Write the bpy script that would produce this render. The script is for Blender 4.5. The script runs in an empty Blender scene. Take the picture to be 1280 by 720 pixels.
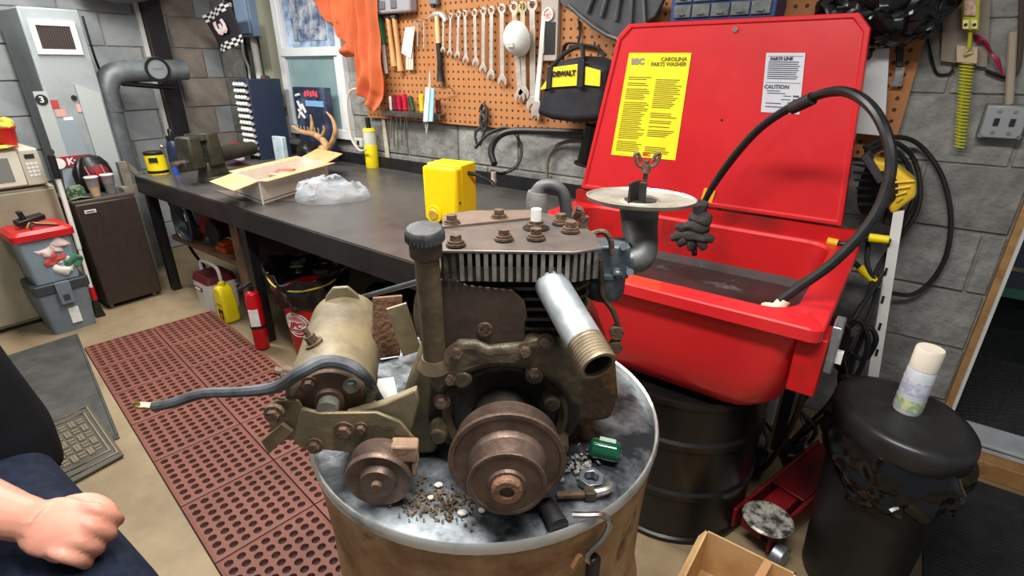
import bpy, bmesh, math, random
from mathutils import Vector as V, Matrix, Euler, noise
random.seed(7); noise.seed_set(11)
C = bpy.context.scene.collection
PI = math.pi
# ------------------------------------------------------------------ camera
H = 1.5; FPX = 650.0; PITCH = math.atan((360-84)/FPX)
HEAD = math.radians(36.912)                      # heading left of +Y
cam = bpy.data.cameras.new('camera'); camo = bpy.data.objects.new('camera', cam); C.objects.link(camo)
cam.sensor_width = 36; cam.lens = FPX/1280*36; cam.clip_start = .02
camo.location = (0, 0, H); camo.rotation_euler = (PI/2-PITCH, 0, HEAD)
bpy.context.scene.camera = camo
# ------------------------------------------------------------------ world, exposure
sc = bpy.context.scene
sc.view_settings.view_transform = 'Standard'; sc.view_settings.look = 'None'
sc.view_settings.gamma = 1; sc.view_settings.use_curve_mapping = False; sc.view_settings.exposure = 0.15
w = bpy.data.worlds.new('world'); sc.world = w; w.use_nodes = True
w.node_tree.nodes['Background'].inputs[0].default_value = (.80, .86, .95, 1)
w.node_tree.nodes['Background'].inputs[1].default_value = .27
def area(name, loc, sx, sy, power, col=(1, .97, .92), rot=(0, 0, 0)):
    l = bpy.data.lights.new(name, 'AREA'); l.shape = 'RECTANGLE'; l.size = sx; l.size_y = sy
    l.energy = power; l.color = col
    o = bpy.data.objects.new(name, l); C.objects.link(o); o.location = loc; o.rotation_euler = rot
    return o
LAMPS = [(-.30, .35, 2.50, 60), (-2.25, 1.25, 2.50, 58), (-3.75, .95, 2.50, 44), (-1.5, -.5, 2.50, 10)]  # last entry is an added frontal fill for the washer lid
for x, y, z, p in LAMPS: area('tube_light', (x, y, z), 1.3, .22, p)
# ------------------------------------------------------------------ pixel geometry (1280x720)
_F = V((-math.sin(HEAD), math.cos(HEAD), 0)); _R = V((math.cos(HEAD), math.sin(HEAD), 0))
_fw = _F*math.cos(PITCH)-V((0, 0, math.sin(PITCH))); _up = _F*math.sin(PITCH)+V((0, 0, math.cos(PITCH)))
def ray(x, y): return _fw+_R*((x-640)/FPX)-_up*((y-360)/FPX)
O = V((0, 0, H))
def WY(x, y, Y): r = ray(x, y); return O+r*(Y/r.y)
def WX(x, y, X): r = ray(x, y); return O+r*(X/r.x)
def WZ(x, y, Z): r = ray(x, y); return O+r*((Z-H)/r.z)
STN = Matrix.Rotation(HEAD, 4, 'Z')              # work-station frame: x right, y away, z up (world height)
STI = STN.inverted()
def SD(x, y, d): r = STI@ray(x, y); return V((0, 0, H))+r*(d/r.y)
def SZ(x, y, z): return STI@WZ(x, y, z)
# ------------------------------------------------------------------ materials
def lin(c):
    return tuple(((v/255)/12.92 if v/255 <= .04045 else ((v/255+.055)/1.055)**2.4) for v in c)+(1,)
_M = {}
def pm(name, col, col2=None, rough=.5, metal=0, scale=8, lo=.4, hi=.65, bump=0, bscale=None, coat=0, rough2=None, alpha=1, trans=0, detail=6, col3=None, ior=1.45, spec=.5):
    if name in _M: return _M[name]
    m = bpy.data.materials.new(name); m.use_nodes = True; n = m.node_tree.nodes; L = m.node_tree.links
    b = n['Principled BSDF']; b.inputs['Base Color'].default_value = lin(col)
    b.inputs['Roughness'].default_value = rough; b.inputs['Metallic'].default_value = metal
    b.inputs['Coat Weight'].default_value = coat; b.inputs['Alpha'].default_value = alpha
    b.inputs['Transmission Weight'].default_value = trans; b.inputs['IOR'].default_value = ior
    b.inputs['Specular IOR Level'].default_value = spec
    tc = n.new('ShaderNodeTexCoord')
    if col2:
        nz = n.new('ShaderNodeTexNoise'); nz.inputs['Scale'].default_value = scale; nz.inputs['Detail'].default_value = detail
        nz.inputs['Roughness'].default_value = .65
        L.new(tc.outputs['Object'], nz.inputs['Vector'])
        cr = n.new('ShaderNodeValToRGB'); L.new(nz.outputs['Fac'], cr.inputs['Fac'])
        cr.color_ramp.elements[0].position = lo; cr.color_ramp.elements[0].color = lin(col)
        cr.color_ramp.elements[1].position = hi; cr.color_ramp.elements[1].color = lin(col2)
        if col3:
            e = cr.color_ramp.elements.new(min(.99, hi+.1)); e.color = lin(col3)
        L.new(cr.outputs['Color'], b.inputs['Base Color'])
        if rough2 is not None:
            mr = n.new('ShaderNodeMapRange'); mr.inputs[1].default_value = lo; mr.inputs[2].default_value = hi
            mr.inputs[3].default_value = rough; mr.inputs[4].default_value = rough2
            L.new(nz.outputs['Fac'], mr.inputs[0]); L.new(mr.outputs[0], b.inputs['Roughness'])
    if bump:
        n2 = n.new('ShaderNodeTexNoise'); n2.inputs['Scale'].default_value = bscale or scale*4; n2.inputs['Detail'].default_value = 5
        L.new(tc.outputs['Object'], n2.inputs['Vector'])
        bp = n.new('ShaderNodeBump'); bp.inputs['Strength'].default_value = bump; bp.inputs['Distance'].default_value = .01
        L.new(n2.outputs['Fac'], bp.inputs['Height']); L.new(bp.outputs['Normal'], b.inputs['Normal'])
    _M[name] = m
    return m
def emit(name, col, s):
    if name in _M: return _M[name]
    m = pm(name, col); b = m.node_tree.nodes['Principled BSDF']
    b.inputs['Emission Color'].default_value = lin(col); b.inputs['Emission Strength'].default_value = s
    return m
# ------------------------------------------------------------------ mesh builder (world coordinates)
def spline(pts, k=6, closed=False):
    pts = [V(p) for p in pts]; n = len(pts); out = []
    if n < 3: return pts
    rng = n if closed else n-1
    for i in range(rng):
        if closed: p0, p1, p2, p3 = pts[i-1], pts[i], pts[(i+1) % n], pts[(i+2) % n]
        else: p0, p1, p2, p3 = pts[max(0, i-1)], pts[i], pts[i+1], pts[min(n-1, i+2)]
        for j in range(k):
            t = j/k
            out.append(.5*((2*p1)+(p2-p0)*t+(2*p0-5*p1+4*p2-p3)*t*t+(3*p1-p0-3*p2+p3)*t**3))
    if not closed: out.append(pts[-1])
    return out
def basis(ax):
    ax = V(ax).normalized(); t = V((0, 0, 1)) if abs(ax.z) < .9 else V((1, 0, 0))
    u = t.cross(ax).normalized(); return u, ax.cross(u), ax
class MB:
    def __init__(s, fr=None): s.v = []; s.f = []; s.fr = fr
    def add(s, vs, fs):
        o = len(s.v); s.v += [V(p) for p in vs]; s.f += [tuple(i+o for i in f) for f in fs]; return s
    def box(s, c, sz, rot=None, taper=1.0):
        R = Euler(rot).to_matrix() if rot is not None and not isinstance(rot, Matrix) else (rot.to_3x3() if rot is not None else Matrix.Identity(3))
        c = V(c); h = V(sz)/2
        vs = [c+R@V((x*h.x*(taper if z > 0 else 1), y*h.y*(taper if z > 0 else 1), z*h.z)) for z in (-1, 1) for y in (-1, 1) for x in (-1, 1)]
        return s.add(vs, [(0, 2, 3, 1), (4, 5, 7, 6), (0, 1, 5, 4), (2, 6, 7, 3), (0, 4, 6, 2), (1, 3, 7, 5)])
    def bb(s, a, b):
        a = V(a); b = V(b); lo = V(map(min, a, b)); hi = V(map(max, a, b)); return s.box((lo+hi)/2, hi-lo)
    def cyl(s, a, b, r, r2=None, n=16, cap=True):
        a = V(a); b = V(b); r2 = r if r2 is None else r2; u, v, ax = basis(b-a)
        vs = [p+(u*math.cos(t)+v*math.sin(t))*q for p, q in ((a, r), (b, r2)) for t in (2*PI*i/n for i in range(n))]
        fs = [(i, (i+1) % n, n+(i+1) % n, n+i) for i in range(n)]
        if cap: fs += [tuple(range(n-1, -1, -1)), tuple(range(n, 2*n))]
        return s.add(vs, fs)
    def lathe(s, prof, c=(0, 0, 0), ax=(0, 0, 1), n=24, sq=None):
        c = V(c); u, v, ax = basis(ax); vs = []; fs = []
        for r, z in prof:
            for i in range(n):
                t = 2*PI*i/n; vs.append(c+ax*z+(u*math.cos(t)+v*math.sin(t))*max(r, 1e-5))
        for j in range(len(prof)-1):
            for i in range(n): fs.append((j*n+i, j*n+(i+1) % n, (j+1)*n+(i+1) % n, (j+1)*n+i))
        if prof[0][0] > 1e-4: fs.append(tuple(range(n-1, -1, -1)))
        if prof[-1][0] > 1e-4: fs.append(tuple((len(prof)-1)*n+i for i in range(n)))
        return s.add(vs, fs)
    def ring(s, prof, c=(0, 0, 0), ax=(0, 0, 1), n=24):   # closed profile
        return s.lathe(list(prof)+[prof[0]], c, ax, n) if False else s._ring(prof, c, ax, n)
    def _ring(s, prof, c, ax, n):
        c = V(c); u, v, ax = basis(ax); m = len(prof)
        vs = [c+ax*z+(u*math.cos(2*PI*i/n)+v*math.sin(2*PI*i/n))*r for r, z in prof for i in range(n)]
        return s.add(vs, [(j*n+i, j*n+(i+1) % n, ((j+1) % m)*n+(i+1) % n, ((j+1) % m)*n+i) for j in range(m) for i in range(n)])
    def tube(s, pts, r, n=8, k=6, closed=False, cap=True):
        P = spline(pts, k, closed) if k > 1 else [V(p) for p in pts]
        N = len(P); rr = r if isinstance(r, (list, tuple)) else None; u = None; vs = []
        for i, p in enumerate(P):
            a = P[(i-1) % N] if (closed or i > 0) else P[0]; b = P[(i+1) % N] if (closed or i < N-1) else P[-1]
            t = (b-a).normalized()
            if u is None: u = basis(t)[0]
            u = (u-t*u.dot(t)); u = u.normalized() if u.length > 1e-6 else basis(t)[0]
            v = t.cross(u)
            if rr:
                q = i/(N-1)*(len(rr)-1); j = min(int(q), len(rr)-2); q2 = rr[j]+(rr[j+1]-rr[j])*(q-j)
            else: q2 = r
            vs += [p+(u*math.cos(2*PI*m/n)+v*math.sin(2*PI*m/n))*q2 for m in range(n)]
        M2 = N if closed else N-1
        fs = [(i*n+m, i*n+(m+1) % n, ((i+1) % N)*n+(m+1) % n, ((i+1) % N)*n+m) for i in range(M2) for m in range(n)]
        if cap and not closed: fs += [tuple(range(n-1, -1, -1)), tuple((N-1)*n+m for m in range(n))]
        return s.add(vs, fs)
    def ell(s, c, r, rot=None, n=16, m=10):
        R = Euler(rot).to_matrix() if rot else Matrix.Identity(3); c = V(c)
        r = (r, r, r) if isinstance(r, (int, float)) else r
        vs = [c+R@V((0, 0, -r[2]))]; fs = []
        for j in range(1, m):
            p = -PI/2+PI*j/m
            vs += [c+R@V((r[0]*math.cos(p)*math.cos(2*PI*i/n), r[1]*math.cos(p)*math.sin(2*PI*i/n), r[2]*math.sin(p))) for i in range(n)]
        vs.append(c+R@V((0, 0, r[2])))
        fs += [(0, 1+(i+1) % n, 1+i) for i in range(n)]
        for j in range(m-2): fs += [(1+j*n+i, 1+j*n+(i+1) % n, 1+(j+1)*n+(i+1) % n, 1+(j+1)*n+i) for i in range(n)]
        e = len(vs)-1; b = 1+(m-2)*n
        fs += [(b+i, b+(i+1) % n, e) for i in range(n)]
        return s.add(vs, fs)
    def prism(s, poly, o, u, v, th):             # polygon in (u,v) at o, extruded along u x v by th
        o = V(o); u = V(u); v = V(v); w_ = u.cross(v).normalized()*th; n = len(poly)
        a = [o+u*p[0]+v*p[1] for p in poly]
        return s.add(a+[p+w_ for p in a], [tuple(range(n-1, -1, -1)), tuple(range(n, 2*n))]+[(i, (i+1) % n, n+(i+1) % n, n+i) for i in range(n)])
    def quad(s, pts, th):                         # slab on a quad of world points
        p = [V(q) for q in pts]; nn = (p[1]-p[0]).cross(p[-1]-p[0]).normalized()*th; n = len(p)
        return s.add(p+[q+nn for q in p], [tuple(range(n-1, -1, -1)), tuple(range(n, 2*n))]+[(i, (i+1) % n, n+(i+1) % n, n+i) for i in range(n)])
    def grid(s, nx, ny, fn, cx=False):
        vs = [fn(i/(nx if cx else nx-1), j/(ny-1)) for j in range(ny) for i in range(nx)]
        fs = [(j*nx+i, j*nx+(i+1) % nx, (j+1)*nx+(i+1) % nx, (j+1)*nx+i) for j in range(ny-1) for i in range(nx if cx else nx-1)]
        return s.add(vs, fs)
    def jitter(s, amt, sc_=10, seed=0):
        for i, p in enumerate(s.v):
            s.v[i] = p+noise.noise_vector(p*sc_+V((seed, seed*2, seed*3)))*amt
        return s
    def build(s, name, mat, parent=None, bevel=0, ang=35, sub=0, solid=0, flat=False, bseg=2, clean=True, label=None):
        fr = s.fr
        vs = [fr@p for p in s.v] if fr else s.v
        if parent is None:
            xs, ys, zs = zip(*vs); org = V(((min(xs)+max(xs))/2, (min(ys)+max(ys))/2, min(zs)))
            Mi = Matrix.Translation(-org)
        else:
            Mi = TM[parent.name].inverted(); org = None
        me = bpy.data.meshes.new(name); me.from_pydata([Mi@p for p in vs], [], s.f)
        if clean:
            bm = bmesh.new(); bm.from_mesh(me); bmesh.ops.remove_doubles(bm, verts=bm.verts, dist=1e-5)
            bmesh.ops.recalc_face_normals(bm, faces=bm.faces); bm.to_mesh(me); bm.free()
        me.materials.append(mat)
        if not flat:
            for p in me.polygons: p.use_smooth = True
            me.set_sharp_from_angle(angle=math.radians(ang))
        o = bpy.data.objects.new(name, me); C.objects.link(o)
        if parent is None: o.location = org; TM[o.name] = Matrix.Translation(org)
        else: o.parent = parent; TM[o.name] = TM[parent.name]
        if bevel:
            b = o.modifiers.new('bevel', 'BEVEL'); b.width = bevel; b.segments = bseg; b.limit_method = 'ANGLE'; b.angle_limit = math.radians(40)
        if solid:
            b = o.modifiers.new('solid', 'SOLIDIFY'); b.thickness = solid; b.offset = 0
        if sub:
            b = o.modifiers.new('sub', 'SUBSURF'); b.levels = sub; b.render_levels = sub
        if label: o['label'] = label
        return o
TM = {}
def tag(o, label, cat, group=None):
    o['label'] = label; o['category'] = cat
    if group: o['group'] = group
    return o
def thing(name, label, cat, loc, group=None, rz=0):
    o = bpy.data.objects.new(name, None); C.objects.link(o); o.location = loc; o.rotation_euler = (0, 0, rz); o.empty_display_size = .05
    TM[o.name] = Matrix.Translation(V(loc))@Matrix.Rotation(rz, 4, 'Z')
    return tag(o, label, cat, group)
def sthing(name, label, cat, loc, group=None):   # loc in the work-station frame
    return thing(name, label, cat, STN@V(loc), group)
def struct(o): o['kind'] = 'structure'; return o
def stuff(o): o['kind'] = 'stuff'; return o
def text(s, o, u, v, size, mat, parent, name='lettering', th=.0012, align='CENTER', squash=1, shear=0, bold=0):
    cu = bpy.data.curves.new('t', 'FONT'); cu.body = s; cu.size = size; cu.align_x = align; cu.align_y = 'CENTER'; cu.extrude = th; cu.resolution_u = 2; cu.shear = shear; cu.offset = bold
    ob = bpy.data.objects.new('t', cu); C.objects.link(ob)
    dg = bpy.context.evaluated_depsgraph_get(); me0 = bpy.data.meshes.new_from_object(ob.evaluated_get(dg))
    u = V(u).normalized(); v = V(v).normalized(); w_ = u.cross(v)
    mb = MB(); mb.add([V(o)+u*p.co.x*squash+v*p.co.y+w_*p.co.z for p in me0.vertices], [tuple(p.vertices) for p in me0.polygons])
    bpy.data.objects.remove(ob); bpy.data.curves.remove(cu); bpy.data.meshes.remove(me0)
    return mb.build(name, mat, parent, flat=True, clean=False)
def copy_tree(o, parent=None):
    c = o.copy(); C.objects.link(c); c.parent = parent
    TM[c.name] = TM[o.name]
    for ch in list(o.children): copy_tree(ch, c)
    return c
def bolt(mb, c, ax, r=.008, h=.006, washer=True):
    c = V(c); ax = V(ax).normalized()
    if washer: mb.cyl(c, c+ax*.0018, r*1.55, n=14); c = c+ax*.0018
    mb.cyl(c, c+ax*h, r, r*.95, n=6)
    return mb
# ================================================================== materials
block_m = pm('painted_block', (112, 113, 111), (160, 159, 154), rough=.75, scale=14, bump=.8, bscale=42, lo=.3, hi=.7)
block_m2 = pm('painted_block_dark', (94, 95, 93), (148, 147, 142), rough=.72, scale=11, bump=.8, bscale=38, lo=.3, hi=.7)
block_l = pm('grey_block_left', (140, 146, 150), (164, 168, 168), rough=.8, scale=3, bump=.25, bscale=40)
block_b = pm('bare_block', (132, 122, 114), (164, 154, 144), rough=.9, scale=6, bump=.4, bscale=60, lo=.35, hi=.7)
mortar_m = pm('mortar', (150, 146, 138), (120, 117, 112), rough=.95, scale=12, bump=.3)
conc_m = pm('concrete', (116, 100, 76), (158, 140, 110), rough=.62, scale=2.2, lo=.3, hi=.72, bump=.12, bscale=60, col3=(178, 160, 130))
black_m = pm('black_plastic', (18, 18, 19), (30, 30, 31), rough=.42, scale=6)
blackr = pm('black_rubber', (22, 22, 23), (38, 37, 36), rough=.6, scale=9)
black_g = pm('black_gloss', (12, 12, 13), rough=.18)
blacksteel = pm('black_steel', (24, 24, 26), (40, 40, 42), rough=.4, scale=5, bump=.05)
steel = pm('bright_steel', (190, 188, 184), (150, 147, 142), rough=.28, metal=1, scale=15)
galv = pm('galvanised', (178, 186, 192), (140, 148, 156), rough=.38, metal=.85, scale=18, lo=.35, hi=.6, bump=.05)
whitep = pm('white_plastic', (222, 222, 218), (205, 204, 198), rough=.45, scale=4)
wood_m = pm('bare_wood', (168, 126, 78), (142, 100, 58), rough=.7, scale=14, bump=.1)
woodd = pm('dirty_wood', (120, 92, 66), (84, 64, 48), rough=.8, scale=8, bump=.15)
redp = pm('red_plastic', (190, 26, 30), (165, 20, 24), rough=.4, scale=5)
yelp = pm('yellow_plastic', (236, 214, 22), (222, 198, 16), rough=.4, scale=6)
paper = pm('white_paper', (225, 224, 218), (205, 204, 200), rough=.8, scale=20)
ink = pm('black_ink', (26, 26, 28), rough=.6)
card = pm('cardboard', (206, 168, 118), (184, 146, 98), rough=.85, scale=7, bump=.05)
# ================================================================== room shell
XL, YB = -5.12, 2.5
struct(MB().bb((-5.4, -1.6, -.12), (2.2, 2.62, 0)).build('floor', conc_m))
ceil = struct(MB().bb((-5.4, -.6, 2.6), (2.2, 2.62, 2.7)).build('ceiling', pm('ceiling_board', (120, 122, 126), (98, 100, 104), rough=.9, scale=3)))
DX0, DX1 = .375, 1.30
wb = struct(MB().bb((XL-.02, YB+.008, 0), (DX0, YB+.16, 2.6)).bb((DX1, YB+.008, 0), (2.2, YB+.16, 2.6)).bb((DX0, YB+.008, 2.1), (DX1, YB+.16, 2.6)).build('wall_back', mortar_m))
wl = struct(MB().bb((XL-.2, -.6, 0), (XL-.008, YB+.1, 2.6)).build('wall_left', mortar_m))
BW, BH, JT = .47, .235, .011
def blockmesh(nm, m):
    mb = MB(); mb.box((0, 0, 0), (BW-JT, .05, BH-JT)); o = mb.build(nm, m, bevel=.006); return o
def seg_mesh(wd, m, axis):
    mb = MB()
    sz = (wd-JT, .03, BH-JT) if axis == 'x' else (.03, wd-JT, BH-JT)
    mb.box((0, 0, 0), sz); me = bpy.data.meshes.new('block'); 
    bm = bmesh.new(); tmp = bpy.data.meshes.new('t'); tmp.from_pydata(mb.v, [], mb.f); bm.from_mesh(tmp)
    bmesh.ops.recalc_face_normals(bm, faces=bm.faces)
    bmesh.ops.bevel(bm, geom=list(bm.edges), offset=.004, segments=1, affect='EDGES'); bm.to_mesh(me); bm.free(); bpy.data.meshes.remove(tmp)
    me.materials.append(m); return me
cache = {}
def lay(parent, x0, x1, axis, face, mats, skip=None, z1=2.6):
    row = 0
    while (row+1)*BH <= z1+.001:
        x = x0-(BW/2 if row % 2 else 0)
        while x < x1-.02:
            a, b = max(x, x0), min(x+BW, x1); x += BW
            if b-a < .05: continue
            zc = row*BH+BH/2
            if skip and skip((a+b)/2, zc): continue
            m = mats((a+b)/2, zc); key = (round(b-a, 2), axis, m.name)
            if key not in cache: cache[key] = seg_mesh(round(b-a, 2), m, axis)
            o = bpy.data.objects.new('block', cache[key]); C.objects.link(o); o.parent = parent
            off = random.uniform(-.0025, .0025); p = V(((a+b)/2, face+.012+off, zc)) if axis == 'x' else V((face-.012+off, (a+b)/2, zc))
            o.location = p-parent.location; o.rotation_euler = (random.uniform(-.004, .004),)*3
        row += 1
lay(wb, XL, DX0-.022, 'x', YB, lambda x, z: random.choice([block_m, block_m, block_m2]), skip=lambda x, z: -4.05 < x < -3.45 and z > 1.0)
lay(wl, 0.0, YB, 'y', XL, lambda y, z: block_b if 1.95 < y < 2.35 else block_l)
# black steel post and thin conduit on the left wall
struct(MB().bb((XL, 1.93, 0), (XL+.09, 2.06, 2.6)).build('trim_1', pm('post_black', (34, 30, 36), (46, 42, 48), rough=.5, scale=4)))
struct(MB().bb((XL, 1.895, 0), (XL+.03, 1.925, 2.6)).build('trim_2', whitep))
for lx, ly, lz, _p in LAMPS:
    lt_ = thing('ceiling_lamp', 'twin-tube fluorescent ceiling fixture above '+{-.30: 'the parts washer', -2.25: 'the workbench', -3.75: 'the mini fridge', -1.5: 'the bare floor before the drum, added as front fill'}[lx], 'ceiling lamp', (lx, ly, 2.53), 'fluorescent fixtures')
    MB().bb((lx-.68, ly-.13, 2.54), (lx+.68, ly+.13, 2.60)).build('housing', whitep, lt_)
    for s_ in (-.06, .06): MB().cyl((lx-.64, ly+s_, 2.525), (lx+.64, ly+s_, 2.525), .014, n=12).build('tube', emit('tube_glow', (255, 250, 240), 2.0), lt_)
# pegboard
peg_m = pm('pegboard', (182, 124, 76), (168, 110, 64), rough=.7, scale=3, lo=.3, hi=.7)
def add_holes(m, pitch):
    n = m.node_tree.nodes; L = m.node_tree.links; b = n['Principled BSDF']
    tc = n.new('ShaderNodeTexCoord'); sx = n.new('ShaderNodeSeparateXYZ'); L.new(tc.outputs['Object'], sx.inputs[0])
    ds = []
    for ax in (0, 2):
        d = n.new('ShaderNodeMath'); d.operation = 'DIVIDE'; L.new(sx.outputs[ax], d.inputs[0]); d.inputs[1].default_value = pitch
        f = n.new('ShaderNodeMath'); f.operation = 'FRACT'; L.new(d.outputs[0], f.inputs[0])
        s_ = n.new('ShaderNodeMath'); s_.operation = 'SUBTRACT'; L.new(f.outputs[0], s_.inputs[0]); s_.inputs[1].default_value = .5
        p = n.new('ShaderNodeMath'); p.operation = 'MULTIPLY'; L.new(s_.outputs[0], p.inputs[0]); L.new(s_.outputs[0], p.inputs[1]); ds.append(p)
    a = n.new('ShaderNodeMath'); a.operation = 'ADD'; L.new(ds[0].outputs[0], a.inputs[0]); L.new(ds[1].outputs[0], a.inputs[1])
    c = n.new('ShaderNodeMath'); c.operation = 'LESS_THAN'; L.new(a.outputs[0], c.inputs[0]); c.inputs[1].default_value = .034
    mx = n.new('ShaderNodeMix'); mx.data_type = 'RGBA'; old = b.inputs['Base Color'].links[0].from_socket
    L.new(c.outputs[0], mx.inputs[0]); L.new(old, mx.inputs[6]); mx.inputs[7].default_value = lin((74, 42, 24))
    L.new(mx.outputs[2], b.inputs['Base Color'])
add_holes(peg_m, .040)
YP = YB-.035                                       # pegboard face
tag(MB().bb((-3.12, YP, 1.175), (-.055, YP+.006, 2.5)).build('pegboard', peg_m), 'brown perforated pegboard covering the block wall behind the tools', 'pegboard')
# door opening: frame, threshold, outside
tr = pm('oak_trim', (178, 138, 86), (150, 108, 62), rough=.6, scale=16)
struct(MB().bb((DX0-.022, YB-.02, 0), (DX0, YB+.16, 2.15)).build('trim_3', tr))
struct(MB().bb((DX0, YB-.012, .1), (DX0+.014, YB+.10, 2.1)).build('trim_4', whitep))
struct(MB().bb((DX0-.045, YB-.02, 2.1), (DX1+.045, YB+.16, 2.15)).build('trim_5', tr))
struct(MB().bb((DX1, YB-.02, 0), (DX1+.045, YB+.16, 2.15)).build('trim_6', tr))
struct(MB().bb((DX0-.02, YB-.10, 0), (DX1, YB+.02, .075)).build('trim_7', wood_m, bevel=.004))
struct(MB().bb((DX0, YB-.03, .075), (DX1, YB+.15, .10)).bb((DX0, YB-.03, .10), (DX1, YB+.0, .112)).build('trim_8', pm('threshold', (184, 188, 192), (164, 168, 172), rough=.5, scale=12), bevel=.003))
# outside landing and an added dark backdrop standing in for the dark outdoors
struct(MB().bb((DX0-.4, YB+.16, -.1), (DX1+1.6, YB+3.2, .06)).build('floor_landing', pm('dark_asphalt', (28, 34, 28), (40, 46, 38), rough=.7, scale=12)))  # landing coloured dark green-grey
dm = MB(); 
dm.bb((DX0+.01, YB+.17, .06), (DX1-.1, YB+.95, .075))
dmat = dm.build('door_mat', pm('mat_grey', (62, 62, 62), (40, 40, 40), rough=.85, scale=90, bump=.6, bscale=120)); tag(dmat, 'ribbed grey rubber doormat outside the open doorway', 'doormat')
rb = MB()
for i in range(46):
    y = YB+.18+i*.0165
    for j in range(14): rb.box((DX0+.04+j*.058+(.029 if i % 2 else 0), y, .078), (.036, .008, .008))
rb.build('ridges', _M['mat_grey'], dmat)
sw_ = struct(MB().bb((DX0-.5, YB+1.9, 0), (DX1+1.8, YB+2.0, 2.6)).build('outside_backdrop', pm('dusk_green', (20, 24, 20), (30, 40, 26), rough=.9, scale=5)))  # added dark sheet that keeps the view through the doorway dark
dY = YB+.97; dz = lambda y: WY(1265, y, dY).z
dl = thing('vehicle_stand_in', 'slate grey panel standing in for a parked vehicle outside the doorway', 'door', (.9, dY, .06))  # striped slate panel stands in for a parked vehicle
MB().bb((.46, dY, dz(372)), (1.32, dY+.04, 2.08)).build('slate_panel', pm('slate_paint', (66, 78, 90), (56, 68, 80), rough=.4, scale=4), dl)
MB().bb((.46, dY-.008, dz(338)), (1.32, dY, dz(333))).build('chrome_strip', steel, dl)
MB().bb((.46, dY-.010, dz(372)), (1.32, dY, dz(360))).build('green_strip', pm('green_strip', (70, 124, 108), rough=.5), dl)
for x in (.48, 1.28): MB().bb((x, dY+.005, .06), (x+.03, dY+.035, dz(372))).build('panel_post', blacksteel, dl)
# ================================================================== workbench
BZ = .84
benchtop = pm('oiled_steel_top', (78, 76, 75), (106, 102, 98), rough=.24, metal=.35, scale=3, lo=.3, hi=.75, rough2=.45, bump=.03, bscale=8)
wbn = thing('workbench', 'long black steel workbench with an oily dark top against the pegboard wall', 'workbench', (-2.6, 1.9, 0))
poly = [(-4.05, 1.27), (-1.24, 1.22), (-1.24, 2.44), (-4.42, 2.44)]
MB().quad([(x, y, BZ-.012) for x, y in poly], .012).build('bench_top', benchtop, wbn)
ap = MB(); ap.quad([(-4.05, 1.262, BZ-.105), (-1.24, 1.212, BZ-.105), (-1.24, 1.212, BZ), (-4.05, 1.262, BZ)], .008)
ap.build('front_apron', blacksteel, wbn)
MB().bb((-1.248, 1.222, BZ-.105), (-1.24, 2.44, BZ-.012)).build('end_apron', blacksteel, wbn)
MB().quad([(-4.42, 2.44, BZ-.105), (-4.05, 1.27, BZ-.105), (-4.05, 1.27, BZ), (-4.42, 2.44, BZ)], .008).build('end_apron', blacksteel, wbn)
struct(MB().bb((-4.40, 2.445, BZ-.012), (-1.24, 2.457, BZ+.075)).build('trim_9', blacksteel))
for x, y in ((-4.08, 1.33), (-2.80, 1.32), (-1.32, 1.30), (-4.32, 2.36), (-2.8, 2.36), (-1.32, 2.36)):
    MB().box((x, y, (BZ-.012)/2), (.055, .055, BZ-.012)).build('leg', blacksteel, wbn)
MB().box((-2.93, 1.33, (BZ-.012)/2), (.085, .05, BZ-.012), (0, 0, 0)).build('wooden_leg', woodd, wbn)
sh = MB().quad([(-4.0, 1.36, .39), (-2.98, 1.36, .39), (-2.98, 1.9, .39), (-4.15, 1.9, .39)], .03).build('lower_shelf', woodd, wbn)
# ------------------------------------------------------------------ parts washer
red = pm('washer_red', (208, 36, 42), (194, 28, 34), rough=.38, scale=3, coat=.25, lo=.35, hi=.7)
redin = pm('washer_red_grimy_shaded', (186, 18, 22), (118, 26, 22), rough=.45, scale=4, lo=.5, hi=.72)  # darker red: grime, plus shade inside the basin put into the colour
pw = thing('parts_washer', 'red steel parts washer with its lid propped open against the wall', 'parts washer', (-.63, 1.75, 0))
X0, X1, Y0, Y1, ZR = -1.22, -.065, 1.32, 2.14, .92
def rrect(x0, x1, y0, y1, r, z, k=4):
    out = []
    for cx, cy, a in ((x1-r, y1-r, 0), (x0+r, y1-r, 90), (x0+r, y0+r, 180), (x1-r, y0+r, 270)):
        for i in range(k+1):
            t = math.radians(a+90*i/k); out.append(V((cx+r*math.cos(t), cy+r*math.sin(t), z)))
    return out
def loft(mb, loops, cap0=False, cap1=False):
    n = len(loops[0]); vs = [p for l in loops for p in l]
    fs = [(j*n+i, j*n+(i+1) % n, (j+1)*n+(i+1) % n, (j+1)*n+i) for j in range(len(loops)-1) for i in range(n)]
    if cap0: fs.append(tuple(range(n-1, -1, -1)))
    if cap1: fs.append(tuple((len(loops)-1)*n+i for i in range(n)))
    return mb.add(vs, fs)
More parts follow.
